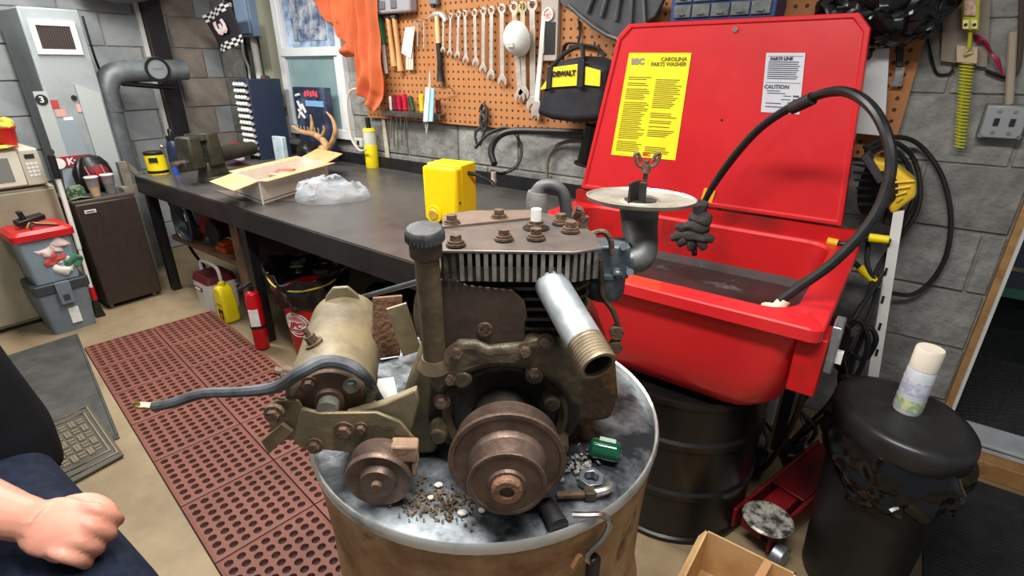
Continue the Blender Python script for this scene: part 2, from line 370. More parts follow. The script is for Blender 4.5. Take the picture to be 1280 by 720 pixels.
# tub: rim flange with outward lip, inner walls, rounded underside
tub = MB(); RW = .075
loft(tub, [rrect(X0, X1, Y0, Y1, .03, ZR-.035), rrect(X0, X1, Y0, Y1, .03, ZR-.004), rrect(X0+.004, X1-.004, Y0+.004, Y1-.004, .03, ZR), rrect(X0+RW, X1-RW, Y0+RW, Y1-.04, .09, ZR),
           rrect(X0+RW+.006, X1-RW-.006, Y0+RW+.006, Y1-.046, .09, ZR-.01)])
tub.build('basin_rim', red, pw, ang=40)
inn = MB(); loft(inn, [rrect(X0+RW+.006, X1-RW-.006, Y0+RW+.006, Y1-.046, .09, ZR-.01), rrect(X0+RW+.03, X1-RW-.03, Y0+RW+.03, Y1-.055, .09, ZR-.15)])
inn.build('basin_wall', redin, pw, ang=40)
flo = MB(); loft(flo, [rrect(X0+RW+.03, X1-RW-.03, Y0+RW+.03, Y1-.055, .09, ZR-.15), rrect(X0+RW+.05, X1-RW-.05, Y0+RW+.05, Y1-.07, .09, ZR-.18), rrect(X0+RW+.1, X1-RW-.1, Y0+RW+.1, Y1-.1, .09, ZR-.186)], cap1=True)
flo.build('basin_floor', pm('sludge', (70, 40, 38), (40, 38, 38), rough=.6, scale=9, lo=.35, hi=.6, col3=(92, 84, 80)), pw, ang=40)
und = MB()
loft(und, [rrect(X0+.03, X1-.03, Y0+.03, Y1-.02, .05, ZR-.034), rrect(X0+.05, X1-.05, Y0+.05, Y1-.03, .08, ZR-.20), rrect(X0+.07, X1-.07, Y0+.06, Y1-.04, .1, ZR-.29), rrect(X0+.11, X1-.11, Y0+.09, Y1-.06, .1, ZR-.335), rrect(X0+.18, X1-.18, Y0+.15, Y1-.1, .1, ZR-.345)], cap1=True)
und.build('tub_underside', red, pw, ang=50)
# back upstand and lid
MB().bb((X0+.01, Y1-.03, ZR), (X1-.01, Y1-.005, ZR+.055)).build('back_upstand', redin, pw)
LZ0, LZ1 = ZR+.065, 1.66
lid = MB(); ch = .045
lp = [(-1.185, LZ0), (-.135, LZ0), (-.195, LZ1-ch), (-.235, LZ1), (-1.025, LZ1), (-1.07, LZ1-ch)]
yl = lambda z: Y1-.03+(z-LZ0)*.05
n = len(lp)
fr_ = [V((x, yl(z), z)) for x, z in lp]; bk_ = [p+V((0, .05, 0)) for p in fr_]
cx, cz = -.64, (LZ0+LZ1)/2
ins = [V((cx+(x-cx)*.965, yl(z)+.0, cz+(z-cz)*.955)) for x, z in lp]
ins2 = [p+V((0, .006, 0)) for p in ins]
lid.add(fr_+ins+ins2+bk_, [tuple([i, (i+1) % n, n+(i+1) % n, n+i]) for i in range(n)]+[tuple([n+i, n+(i+1) % n, 2*n+(i+1) % n, 2*n+i]) for i in range(n)]+[tuple(2*n+i for i in range(n))]+[tuple([i, (i+1) % n, 3*n+(i+1) % n, 3*n+i]) for i in range(n)]+[tuple(3*n+i for i in range(n))])
lido = lid.build('lid', red, pw, bevel=.004)
yf = lambda z: yl(z)+.006
def lidq(c4, th=.0015):
    return MB().quad([(p.x, yf(p.z), p.z) for p in c4], -th)
ydec = pm('decal_yellow', (250, 234, 40), (240, 222, 34), rough=.45, scale=8)
wdec = pm('decal_white', (206, 208, 214), (190, 194, 202), rough=.45, scale=8)
def lidpts(px): return [WY(x, y, yf(1.3)) for x, y in px]
yq = lidpts([(785, 66), (863, 66), (845, 200), (765, 193)])
dy = lidq(yq).build('yellow_decal', ydec, lido, label='yellow instruction decal')
def onq(q, s_, t): return q[0].lerp(q[1], s_).lerp(q[3].lerp(q[2], s_), t)
def decal_text(q, rows, m, par, off=.003):
    mb = MB()
    for (s0, s1, t, h) in rows:
        a, b, c_, d_ = onq(q, s0, t), onq(q, s1, t), onq(q, s1, t+h), onq(q, s0, t+h)
        mb.add([(p.x, yf(p.z)-off, p.z) for p in (a, b, c_, d_)], [(0, 1, 2, 3)])
    return mb.build('print_lines', m, par, flat=True)
yink = pm('olive_ink', (110, 104, 14), rough=.6)
rows = []
for i in range(40):
    t = .22+i*.0185
    if random.random() < .88: rows.append((.06, random.uniform(.36, .47), t, .007))
    if random.random() < .85 and not .80 < t < .88: rows.append((.52, random.uniform(.80, .94), t, .007))
decal_text(yq, rows, yink, lido)
u_ = (yq[1]-yq[0]).normalized(); v_ = (yq[0]-yq[3]).normalized()
def lt(q, s_, t, st, size, m, align='CENTER', par=lido, squash=1, bold=0):
    p = onq(q, s_, t); return text(st, (p.x, yf(p.z)-.003, p.z), (1, 0, 0), (0, .05, 1), size, m, par, align=align, squash=squash, bold=bold, th=.0005)
lt(yq, .95, .055, 'CAROLINA', .020, yink, 'RIGHT', bold=.0005, squash=1.05); lt(yq, .95, .10, 'PARTS WASHER', .020, yink, 'RIGHT', bold=.0005)
gl = pm('logo_grey', (150, 140, 120), rough=.5); lt(yq, .17, .08, 'BBC', .030, gl, bold=.002); lt(yq, .56, .965, 'BBC', .018, pm('logo_red', (190, 90, 40), rough=.5), bold=.001)
wq = lidpts([(957, 66), (1006, 66), (999, 143), (951, 140)])
lidq(wq).build('white_decal', wdec, lido, label='white caution decal')
wink = pm('blue_grey_ink', (70, 76, 96), rough=.6)
rows = [(.08, random.uniform(.8, .94), .14+i*.034, .013) for i in range(9)]+[(.05, .95, .485, .006), (.05, .95, .05, .005), (.10, .45, .62, .012), (.12, .6, .66, .012), (.55, .75, .70, .012), (.8, .95, .69, .03), (.5, .75, .76, .012), (.8, .95, .75, .03), (.66, .76, .81, .012), (.8, .95, .81, .03), (.1, .5, .83, .014), (.1, .55, .89, .014)]
decal_text(wq, rows, wink, lido)
lt(wq, .12, .10, 'PARTS LINE', .014, ink, 'LEFT', bold=.0006); lt(wq, .35, .56, 'CAUTION', .018, wink, bold=.0005)
pp = WY(885, 245, yf(1.0)); MB().box((pp.x, yf(pp.z)-.002, pp.z), (.045, .003, .055), (0, .15, 0)).build('yellow_tag', pm('tag_yellow', (226, 176, 40), rough=.6), lido)
pp = WY(919, 37, yf(1.6)); MB().cyl((pp.x, yf(pp.z)+.002, pp.z), (pp.x, yf(pp.z)-.006, pp.z), .010, n=6).build('latch_stud', steel, lido)
pp = WY(902, 150, yf(1.3)); MB().cyl((pp.x, yf(pp.z)+.002, pp.z), (pp.x, yf(pp.z)-.003, pp.z), .004, n=8).build('rivet', blackr, lido)
# hose, spigot, electrical box
hz = pm('hose_black', (20, 20, 22), (34, 33, 34), rough=.35, scale=20)
hp = [(868, 318, 1.78), (869, 296, 1.84), (878, 258, 1.90), (905, 212, 1.90), (950, 160, 1.86), (1005, 126, 1.80), (1050, 114, 1.72), (1085, 130, 1.64), (1108, 168, 1.58), (1113, 215, 1.55), (1092, 272, 1.52), (1045, 325, 1.49), (1000, 358, 1.47), (975, 376, 1.455)]
HP = [WY(*p) for p in hp]
MB().tube(HP, [.010]*3+[.0135]*11, n=10).build('flexible_hose', hz, pw)
MB().cyl(HP[5].lerp(HP[4], .25), HP[5].lerp(HP[6], .25), .019, n=12).build('hose_sleeve', blackr, pw)
e = HP[-1]; MB().cyl(e+V((-.004, -.004, -.03)), e+V((.01, .005, .004)), .02, .016).cyl(e+V((-.02, -.01, -.034)), e+V((-.02, -.01, -.016)), .022).build('hose_fitting', pm('ivory_fitting', (222, 208, 178), rough=.6), pw)
bxm = MB(); bxm.bb((X1-.055, Y0+.035, ZR-.20), (X1+.012, Y0+.14, ZR-.036)).build('switch_housing', redin, pw, bevel=.004)
MB().bb((X1+.012, Y0+.05, ZR-.13), (X1+.034, Y0+.13, ZR+.0)).build('switch_box', galv, pw, bevel=.004)
MB().bb((X1+.034, Y0+.06, ZR-.10), (X1+.048, Y0+.08, ZR-.07)).build('switch_toggle', whitep, pw)
for dx, pts in ((0, [(1012, 452, 1.42), (1002, 500, 1.5), (985, 540, 1.65), (960, 580, 1.75), (935, 600, 1.9)]), (1, [(1020, 455, 1.45), (1010, 490, 1.6), (1000, 512, 1.75), (1020, 540, 2.1), (990, 575, 2.2)])):
    MB().tube([WY(*p) for p in pts], .009, n=8).build('power_cord', black_m, pw)
MB().bb((X0+.05, Y1-.06, 0), (X0+.09, Y1-.02, ZR-.1)).build('stand_leg', blacksteel, pw)
MB().bb((X1-.12, Y1-.06, 0), (X1-.08, Y1-.02, ZR-.1)).build('stand_leg', blacksteel, pw)
# gloves bunched round the spout in the basin
g = thing('work_glove', 'limp dark grey work gloves hung over the washer spout', 'gloves', WY(872, 318, 1.80))
c0 = WY(871, 285, 1.80); gm = pm('glove_grey', (44, 41, 40), (66, 62, 58), rough=.85, scale=18, bump=.3)
gb = MB()
for i, (dx, dz, rx, rz) in enumerate([(.002, .075, .030, .030), (.010, .035, .042, .026), (-.004, .005, .050, .026), (.006, -.025, .055, .024)]): gb.ell(c0+V((dx, -.005*i, dz)), (rx, .034, rz), n=24, m=14)
gb.jitter(.014, 28).build('glove_palm', gm, g, sub=1)
for i, (dx, dz, r_) in enumerate([(-.070, -.045, .017), (-.045, -.062, .017), (-.005, -.072, .016), (.040, -.060, .016), (.062, -.028, .015), (-.060, -.002, .014)]):
    MB().tube([c0+V((dx*.3, -.01, -.02)), c0+V((dx*.75, -.022, dz*.75)), c0+V((dx*1.1, -.018, dz*1.05))], [r_, r_*1.05, r_*.75], n=10).build('finger', gm, g)
# black drum under the basin
bd = thing('oil_drum', 'glossy black steel drum under the red parts washer', 'drum', (-.46, 1.62, 0))
prof = [(.27, 0), (.283, .004), (.283, .018), (.275, .024), (.275, .18), (.283, .19), (.283, .21), (.275, .22), (.275, .38), (.283, .39), (.283, .41), (.275, .42), (.275, .545), (.284, .55), (.284, .566), (.272, .568), (.268, .55), (0, .55)]
MB().lathe(prof, (-.46, 1.62, 0), n=48).build('drum_shell', pm('drum_black', (14, 14, 15), (26, 25, 24), rough=.32, scale=5), bd)
# ================================================================== rusty drum carrying the engine (work-station frame)
DR, DD, DZ = -.045, .755, .95
rust_m = pm('rusty_drum', (120, 80, 48), (170, 132, 90), rough=.6, scale=8, lo=.36, hi=.56, bump=.25, bscale=30, col3=(96, 62, 38))
lidm = pm('worn_drum_top', (52, 58, 63), (172, 180, 186), rough=.28, metal=.5, scale=7, lo=.48, hi=.74, rough2=.5, bump=.15, bscale=25)
dr = sthing('steel_drum', 'rust-streaked tan steel drum with a bare metal rim carrying the engine', 'drum', (DR, DD, 0))
mb = MB(STN)
prof = [(.27, 0), (.286, .006), (.286, .03), (.277, .04), (.277, .30), (.288, .315), (.277, .33), (.277, .60), (.288, .615), (.277, .63), (.278, .80), (.282, .875), (.288, .93), (.289, DZ-.01)]
mb.lathe(prof, (DR, DD, 0), n=64).build('drum_shell', rust_m, dr, ang=50)
MB(STN)._ring([(.2855, DZ-.012), (.2905, DZ-.008), (.2925, DZ+.004), (.290, DZ+.011), (.2862, DZ+.008)], (DR, DD, 0), (0, 0, 1), 72).build('rim', pm('rim_steel', (206, 206, 204), (150, 148, 144), rough=.35, metal=.6, scale=20, lo=.5, hi=.75), dr)
MB(STN).lathe([(0, DZ), (.1, DZ), (.26, DZ-.001), (.2865, DZ-.006)], (DR, DD, 0), n=64).lathe([(.2, DZ-.02), (.28, DZ-.02), (.2865, DZ-.006)], (DR, DD, 0), n=48).build('drum_top', lidm, dr)
# hook latch on the rim
hb = SZ(748, 640, DZ+.012)
def rimp(a, dz=0, k=1): return V((DR+.292*k*math.sin(a), DD-.292*k*math.cos(a), DZ+dz))
a0 = math.atan2(SZ(735, 655, DZ).x-DR, DD-SZ(735, 655, DZ).y)
q0 = rimp(a0); t0 = V((math.cos(a0), math.sin(a0), 0)); o0 = V((math.sin(a0), -math.cos(a0), 0))
MB(STN).tube([q0+o0*.006+t0*.004+V((0, 0, -.062)), q0+o0*.007+t0*-.006+V((0, 0, -.05)), q0+o0*.008+t0*-.004+V((0, 0, -.036)), q0+o0*.012+t0*.012+V((0, 0, -.020)), q0+o0*.013+t0*.022+V((0, 0, .004)), q0+o0*.008+t0*.014+V((0, 0, .018)), q0-o0*.002+t0*-.006+V((0, 0, .02)), q0-o0*.012+t0*-.02+V((0, 0, .019))], .0042, n=8).build('latch_hook', steel, dr)
MB(STN).box(q0+o0*.006+t0*.006+V((0, 0, -.095)), (.018, .014, .085), (0, 0, a0)).build('latch_lever', black_m, dr, bevel=.004)
MB(STN).box(q0+o0*.0025+t0*-.02+V((0, 0, -.05)), (.006, .006, .02), (0, .6, a0)).build('weld_bead', rust_m, dr)
# ================================================================== engine
EY = .60                                            # crankcase front face
cast = pm('oily_cast_iron', (62, 55, 46), (112, 97, 74), rough=.48, metal=.35, scale=16, lo=.35, hi=.68, bump=.35, bscale=60, col3=(164, 136, 92))
castd = pm('oily_cast_dark', (48, 44, 40), (90, 79, 65), rough=.45, metal=.3, scale=14, lo=.35, hi=.7, bump=.35, bscale=60)
tin = pm('brown_tin_shroud', (58, 49, 44), (92, 76, 64), rough=.42, metal=.4, scale=12, lo=.3, hi=.7, bump=.15, bscale=45)
plate = pm('scorched_plate', (92, 86, 86), (122, 112, 104), rough=.40, metal=.55, scale=13, lo=.32, hi=.62, bump=.08, col3=(96, 82, 112))
finm = pm('aluminium_fins', (186, 180, 170), (112, 106, 98), rough=.36, metal=.8, scale=22, lo=.4, hi=.66, bump=.1)
rustb = pm('rusty_bolt', (108, 86, 70), (74, 60, 50), rough=.6, metal=.4, scale=60, bump=.3)
pulm = pm('rusty_pulley', (84, 68, 60), (118, 98, 86), rough=.48, metal=.5, scale=22, lo=.35, hi=.7, bump=.2, bscale=70)
khaki = pm('khaki_paint', (124, 112, 86), (90, 82, 66), rough=.5, metal=.1, scale=9, lo=.42, hi=.62, bump=.15, bscale=40, col3=(126, 90, 62))
pipeg = pm('galv_pipe', (196, 202, 204), (150, 158, 164), rough=.42, metal=.6, scale=14, lo=.35, hi=.6, bump=.08)
carbm = pm('pot_metal', (104, 114, 122), (74, 82, 90), rough=.42, metal=.55, scale=25, bump=.12)
greym = pm('dull_alloy', (150, 148, 142), (118, 116, 112), rough=.42, metal=.55, scale=12, bump=.05)
en = sthing('engine', 'greasy single-cylinder engine with finned head and twin-groove pulley on the rusty drum', 'engine', (0, EY+.12, DZ))
S = lambda: MB(STN)
# crankcase: sculpted block with sloping shoulder, base feet
cc = S()
outl = [(-.118, .0), (.06, .0), (.075, .02), (.120, .10), (.125, .185), (.085, .205), (-.06, .212), (-.100, .20), (-.122, .15), (-.128, .06)]
cc.prism(outl, (0, EY+.30, DZ+.004), (1, 0, 0), (0, 0, 1), .235)
cc.build('crankcase', castd, en, bevel=.014, bseg=3)
# front bearing plate and its boss
fp = S()
fp.prism([(.110*math.cos(t)-.012, .078+.100*math.sin(t)*(1 if math.sin(t) > 0 else .76)) for t in [2*PI*i/36 for i in range(36)]], (0, EY+.068, DZ+.004), (1, 0, 0), (0, 0, 1), .05)
fp.build('bearing_plate', pm('black_casting', (30, 28, 26), (52, 47, 41), rough=.4, metal=.2, scale=18, bump=.3, bscale=60), en, bevel=.006)  # near-black tone for the parts behind the pulley
S()._ring([(.076, 0), (.090, 0), (.090, .007), (.084, .013), (.076, .008)], (-.010, EY+.019, DZ+.092), (0, -1, 0), 48).build('seal_ring', cast, en)
S().cyl((-.010, EY+.02, DZ+.090), (-.010, EY-.018, DZ+.090), .048, .042, n=40).build('bearing_boss', _M['black_casting'], en, bevel=.005)
# flange across the top of the crankcase with bolts
S().prism([(-.012+.095*math.cos(math.radians(t)), .088+.095*math.sin(math.radians(t))) for t in range(150, 20, -8)]+[(.102, .12), (.106, .20), (.098, .216), (.05, .219), (.042, .226), (.022, .226), (.014, .218), (-.03, .214), (-.045, .222), (-.07, .222), (-.082, .212), (-.104, .19), (-.112, .15)], (0, EY+.055, DZ), (1, 0, 0), (0, 0, 1), .064).build('case_flange', cast, en, bevel=.01, bseg=3)
for px, py in ((571, 443), (657, 441), (552, 505), (668, 467), (682, 430), (563, 475)):
    p = SD(px, py, EY-.012); bolt(S(), p+V((0, .006, 0)), (0, -1, .15), .0075, .008).build('case_bolt', rustb, en)
for px, py, r_ in ((578, 474, .013), (668, 470, .012), (690, 505, .011), (700, 560, .012), (548, 545, .012)):
    p = SD(px, py, EY-.006); S().cyl(p+V((0, .03, 0)), p+V((0, -.004, 0)), r_*1.25, r_, n=18).build('casting_boss', cast, en, bevel=.003)
S().prism([(.075, .05), (.150, .06), (.158, .10), (.150, .155), (.125, .20), (.085, .20)], (0, EY+.24, DZ), (1, 0, 0), (0, 0, 1), .20).build('valve_chamber', pm('oily_brown', (58, 44, 32), (128, 88, 40), rough=.4, metal=.2, scale=18, lo=.45, hi=.68, bump=.5, bscale=50), en, bevel=.012, bseg=3)
# cylinder with horizontal cooling fins
S().bb((-.068, EY+.035, DZ+.20), (.088, EY+.19, DZ+.30)).build('cylinder_barrel', castd, en, bevel=.012)
for i in range(6):
    z = DZ+.214+i*.0145
    S().prism([(-.062, .0), (.085, -.0), (.102, .02), (.102, .17), (.085, .19), (-.062, .19)], (0, EY+.012, z), (1, 0, 0), (0, 1, 0), .0045).build('cooling_fin', castd, en)
# tin shroud on the front left
sh_ = S()
poly = [(-.098, .208), (.018, .208), (.017, .245), (.020, .252), (.016, .276), (.0, .292), (-.055, .298), (-.070, .306), (-.105, .306)]
sh_.prism(poly, (0, EY+.006, DZ), (1, 0, 0), (0, 0, 1), .004)
sh_.prism([(-.105, .21), (-.095, .21), (-.092, .307), (-.105, .307)], (0, EY+.20, DZ), (1, 0, 0), (0, 0, 1), .2)
sh_.build('cylinder_shroud', tin, en, bevel=.002)
p = SD(606, 412, EY); S()._ring([(.004, 0), (.0105, 0), (.0095, .006), (.004, .006)], p+V((0, .004, 0)), (0, -1, 0), 20).cyl(p, p+V((0, -.002, 0)), .006, n=6).build('shroud_screw', rustb, en)
# head: base slab, vertical fins, scorched plate
HZ0 = DZ+.312
yaw = math.radians(4.5); RH = Matrix.Rotation(yaw, 4, 'Z'); HC = V((0.006, EY+.075, 0)); HM = STN@Matrix.Translation(HC)@RH
def Hm(): return MB(HM)                             # head frame: x right, y back, origin mid head
head_o = [(-.098, -.068), (.060, -.086), (.096, -.074), (.100, -.02), (.085, .055), (.045, .095), (-.06, .098), (-.098, .075)]
Hm().prism([(x*.95, y*.95) for x, y in head_o], (0, 0, HZ0-.010), (1, 0, 0), (0, 1, 0), .022).build('cylinder_head', castd, en, bevel=.003)
finp = []
def along(poly, step):
    n = len(poly); out = []
    for i in range(n):
        a, b = V(poly[i]+(0,)), V(poly[(i+1) % n]+(0,)); L_ = (b-a).length; k = max(1, round(L_/step)); nn = V(((b-a).y, -(b-a).x, 0)).normalized()
        for j in range(k): out.append((a.lerp(b, (j+.5)/k), nn))
    return out
for p, nn in along(head_o, .0102):
    fm = finm if p.x > -.075 or p.y > 0 else castd
    ang = math.atan2(nn.y, nn.x)
    Hm().box(p-nn*.012+V((0, 0, HZ0+.0115)), (.026, .0052, .036), (0, 0, ang)).build('head_fin', fm, en)
plate_o = [(x*1.04, y*1.03) for x, y in head_o]
Hm().prism(plate_o, (0, 0, HZ0+.030), (1, 0, 0), (0, 1, 0), .0042).build('head_plate', plate, en, bevel=.0012)
Hm().prism([(-.10, .02), (.04, .06), (.045, .10), (-.06, .104), (-.101, .08)], (0, 0, HZ0+.0345), (1, 0, 0), (0, 1, 0), .003).build('plate_strip', pm('brown_strip', (124, 106, 94), (104, 90, 80), rough=.5, metal=.4, scale=20), en)
HMI = HM.inverted()
def on_head(px, py, dz=.036): return HMI@WZ(px, py, HZ0+dz)
for px, py in ((570, 306), (630, 299), (670, 298), (565, 280), (624, 273), (701, 279), (713, 289)):
    p = on_head(px, py); b = Hm(); b.cyl(p, p+V((0, 0, .003)), .0125, n=18); b.cyl(p+V((0, 0, .003)), p+V((0, 0, .006)), .0105, n=18); b.cyl(p+V((0, 0, .006)), p+V((0, 0, .0135)), .0082, .0078, n=6)
    b.build('head_bolt', rustb, en)
p = on_head(670, 286, .034)
Hm().cyl(p, p+V((0, 0, .0022)), .0185, n=24).build('plug_well', black_m, en)
Hm().cyl(p, p+V((0, 0, .008)), .0135, n=6).cyl(p+V((0, 0, .008)), p+V((0, 0, .012)), .010, n=18).build('plug_base', rustb, en)
Hm().cyl(p+V((0, 0, .012)), p+V((0, 0, .028)), .0075, .007, n=16).build('spark_plug', whitep, en)
# wing clips right of the head
p = on_head(722, 283); mb = Hm(); mb.tube([p, p+V((.006, 0, .012)), p+V((.004, 0, .022)), p+V((-.004, 0, .026))], .004).box(p+V((.008, 0, .006)), (.012, .01, .016)).box(p+V((-.002, .004, .018)), (.008, .012, .012), (.4, .3, 0)); mb.build('throttle_clip', rustb, en)
# spark lead elbow behind the head
p0 = on_head(708, 268, .03); mb = Hm()
pts = [on_head(672, 262, .02), on_head(672, 248, .035)+V((0, .0, .0)), None]
BD = .79
S().tube([SD(672, 272, BD), SD(671, 250, BD), SD(672, 240, BD)], [.016, .0165, .015], n=16, k=3).build('breather_cap', pm('grey_boot', (104, 102, 100), (132, 130, 128), rough=.5, scale=20), en)
S().tube([SD(672, 242, BD), SD(678, 233, BD), SD(692, 232, BD), SD(703, 241, BD), SD(707, 256, BD), SD(708, 278, BD)], [.013, .010, .0095, .0095, .0095, .0095], n=12).build('breather_elbow', pm('grey_rubber', (66, 66, 68), (84, 84, 86), rough=.5, scale=20), en)
# oil filler tube and cap
ft = S(); c0 = SD(544, 452, EY+.004); c1 = SD(533, 318, EY-.02)
ft.cyl(c0, c1, .0155, .0150, n=20); ft.cyl(c0.lerp(c1, -.04), c0.lerp(c1, .06), .024, .017, n=20)
ft.build('oil_filler_tube', pm('tan_grease', (112, 96, 74), (78, 66, 52), rough=.5, metal=.2, scale=18, bump=.15), en)
ax = (c1-c0).normalized()
S().lathe([(.0155, 0), (.0195, .004), (.0195, .022), (.018, .026), (0, .026)], c1-ax*.004, ax, 24).build('filler_neck', tin, en)
cp = c1+ax*.020
capo = S().lathe([(.0225, 0), (.0228, .008), (.0215, .013), (.020, .0145), (0, .0145)], cp, ax, 28).build('oil_cap', pm('cap_black', (42, 42, 44), (78, 78, 78), rough=.5, scale=40), en)
mb = S()
for i in range(30):
    t = 2*PI*i/30; u, v, _ = basis(ax); mb.box(cp+ax*.005+(u*math.cos(t)+v*math.sin(t))*.0222, (.002, .002, .009))
mb.build('cap_grip', _M['cap_black'], capo)
# galvanised exhaust pipe
e0 = SD(700, 374, EY-.02); e1 = SD(748, 458, EY-.115)
ex = S(); axp = (e1-e0).normalized()
ex.lathe([(.0215, -.03), (.0215, .10*0+ (e1-e0).length-.035), (.0205, (e1-e0).length-.03)], e0, axp, 32)
expo = ex.build('exhaust_pipe', pipeg, en)
L_ = (e1-e0).length; pr_ = []
for i in range(8): pr_ += [(.0222, L_-.034+i*.0042), (.0208, L_-.034+i*.0042+.0021)]
S().lathe([(.0215, L_-.036)]+pr_+[(.0208, L_), (.0165, L_), (.0165, L_-.06), (0, L_-.06)], e0, axp, 32).build('pipe_thread', pm('thread_tan', (150, 136, 112), (110, 96, 78), rough=.5, metal=.5, scale=30), expo)
S().lathe([(.0163, L_-.059), (.0163, L_-.004), (.0160, L_-.004), (.0160, L_-.058)], e0, axp, 24).build('pipe_bore', pm('bore_dark', (24, 23, 22), rough=.8), expo)  # near-black lining inside the pipe mouth
# carburettor, elbow, air-cleaner plate
cb = SD(757, 332, EY+.11)
car = S(); car.box(cb+V((0, 0, .012)), (.060, .046, .050)); car.cyl(cb+V((-.035, 0, .008)), cb+V((.045, 0, .008)), .018, n=18)
car.box(cb+V((-.022, -.02, .022)), (.02, .012, .02)); car.cyl(cb+V((.012, -.02, .0)), cb+V((.012, -.034, -.004)), .007); car.cyl(cb+V((-.018, -.02, .03)), cb+V((-.018, -.03, .032)), .006)
caro = car.build('carburetor', carbm, en, bevel=.004)
S().lathe([(.0, -.050), (.025, -.048), (.030, -.038), (.030, -.012), (.032, -.010), (.032, -.004)], cb, (0, 0, 1), 28).cyl(cb+V((0, 0, -.056)), cb+V((0, 0, -.046)), .006, n=6).build('float_bowl', carbm, caro)
for dx, dz in ((-.018, .036), (.018, .036), (.03, -.002)):
    S().cyl(cb+V((dx, -.018, dz)), cb+V((dx, -.027, dz+.002)), .0055, n=8).build('carburetor_screw', galv, caro)
apc = SZ(800, 253, HZ0+.052)
el = [cb+V((.035, 0, .008)), cb+V((.05, .006, .012)), apc+V((.0, -.0, -.05))+V((-.004, -.0, 0)), apc+V((0, .008, -.004))]
S().tube([cb+V((.03, .0, .006)), cb+V((.052, .008, .014)), V((apc.x+.004, apc.y+.006, apc.z-.035)), apc+V((0, .006, -.002))], [.017, .022, .028, .030], n=20).build('intake_elbow', pm('dark_alloy', (92, 93, 92), (114, 114, 110), rough=.55, metal=.45, scale=14), en)
RD = .079
apl = S().lathe([(0, .004), (.028, .003), (.030, .0015), (.066, .0035), (.076, .006), (.079, .0095), (.0805, .009), (.079, .004), (.066, 0), (0, -.002)], apc, (.02, .04, 1), 56).build('air_cleaner_plate', pm('worn_zinc_plate', (176, 171, 160), (142, 136, 124), rough=.4, metal=.5, scale=16, lo=.4, hi=.66), en)
S().lathe([(.024, .0045), (0, .0046)], apc, (.02, .04, 1), 28).build('intake_mouth', pm('intake_dark', (46, 40, 36), rough=.7), apl)
S().box(apc+V((-.012, -.008, .018)), (.030, .004, .030), (0, 0, .85)).box(apc+V((-.002, -.016, .018)), (.004, .012, .030), (0, 0, .85)).build('stud_bracket', pm('bracket_black', (44, 42, 40), rough=.5, metal=.4), apl, bevel=.001)
st = apc+V((.004, 0, 0)); S().cyl(st, st+V((0, 0, .062)), .0035, n=10).build('center_stud', rustb, apl)
wn = S(); wn.cyl(st+V((0, 0, .044)), st+V((0, 0, .056)), .007, .006, n=12)
for s_ in (-1, 1): wn.tube([st+V((s_*.004, 0, .052)), st+V((s_*.013, 0, .056)), st+V((s_*.018, 0, .068)), st+V((s_*.014, 0, .072)), st+V((s_*.008, 0, .060))], .0028, n=6)
wn.build('wing_nut', rustb, apl)
# governor linkage
l0 = cb+V((-.012, -.03, .02)); S().tube([l0, l0+V((.004, -.004, -.05)), l0+V((.02, -.012, -.075)), l0+V((.03, -.016, -.105)), l0+V((.026, -.016, -.13))], .0038, n=8).build('governor_link', pm('link_dark', (50, 44, 38), (84, 68, 52), rough=.5, metal=.5, scale=40), en)
for dz in (-.105, -.128): S().cyl(l0+V((.026, -.010, dz)), l0+V((.026, -.022, dz)), .010, n=12).build('link_washer', rustb, en)
b0 = SD(752, 300, EY+.08); S().tube([b0+V((-.02, 0, .006)), b0+V((0, 0, .012)), b0+V((.012, 0, 0)), b0+V((.016, 0, -.022))], .004, n=8).build('choke_lever', rustb, en)
# twin-groove stepped pulley
pc = V((-.006, 0, DZ+.092)); PYF = EY-.125
pulley = S().lathe([(.02, 0), (.064, 0), (.0685, .002), (.0690, .005), (.0675, .006), (.052, .017), (.052, .020), (.0720, .031), (.0745, .033), (.0750, .036), (.0735, .0375), (.068, .0375), (.066, .0355), (.050, .0365), (.049, .042), (.0475, .046), (.046, .047), (.036, .056), (.036, .059), (.0460, .070), (.0475, .0715), (.0480, .074), (.0468, .0755), (.043, .0755), (.0415, .0742), (.024, .0745), (.022, .078), (.0, .078)], V((pc.x, PYF+.078, pc.z)), (0, -1, 0), 64).build('drive_pulley', pulm, en, ang=30)
S()._ring([(.009, -.002), (.0185, -.002), (.0185, .008), (.016, .010), (.009, .010)], V((pc.x, PYF, pc.z)), (0, -1, 0), 28).build('pulley_hub', pm('hub_rust', (142, 104, 82), (110, 82, 66), rough=.6, metal=.4, scale=60, bump=.3), pulley)
S().cyl((pc.x, PYF+.004, pc.z), (pc.x, PYF-.006, pc.z), .0095, n=12).build('hub_bolt', castd, pulley)
S().cyl((pc.x, PYF+.078, pc.z), (pc.x, EY+.02, pc.z), .016, n=16).build('crankshaft', castd, en)
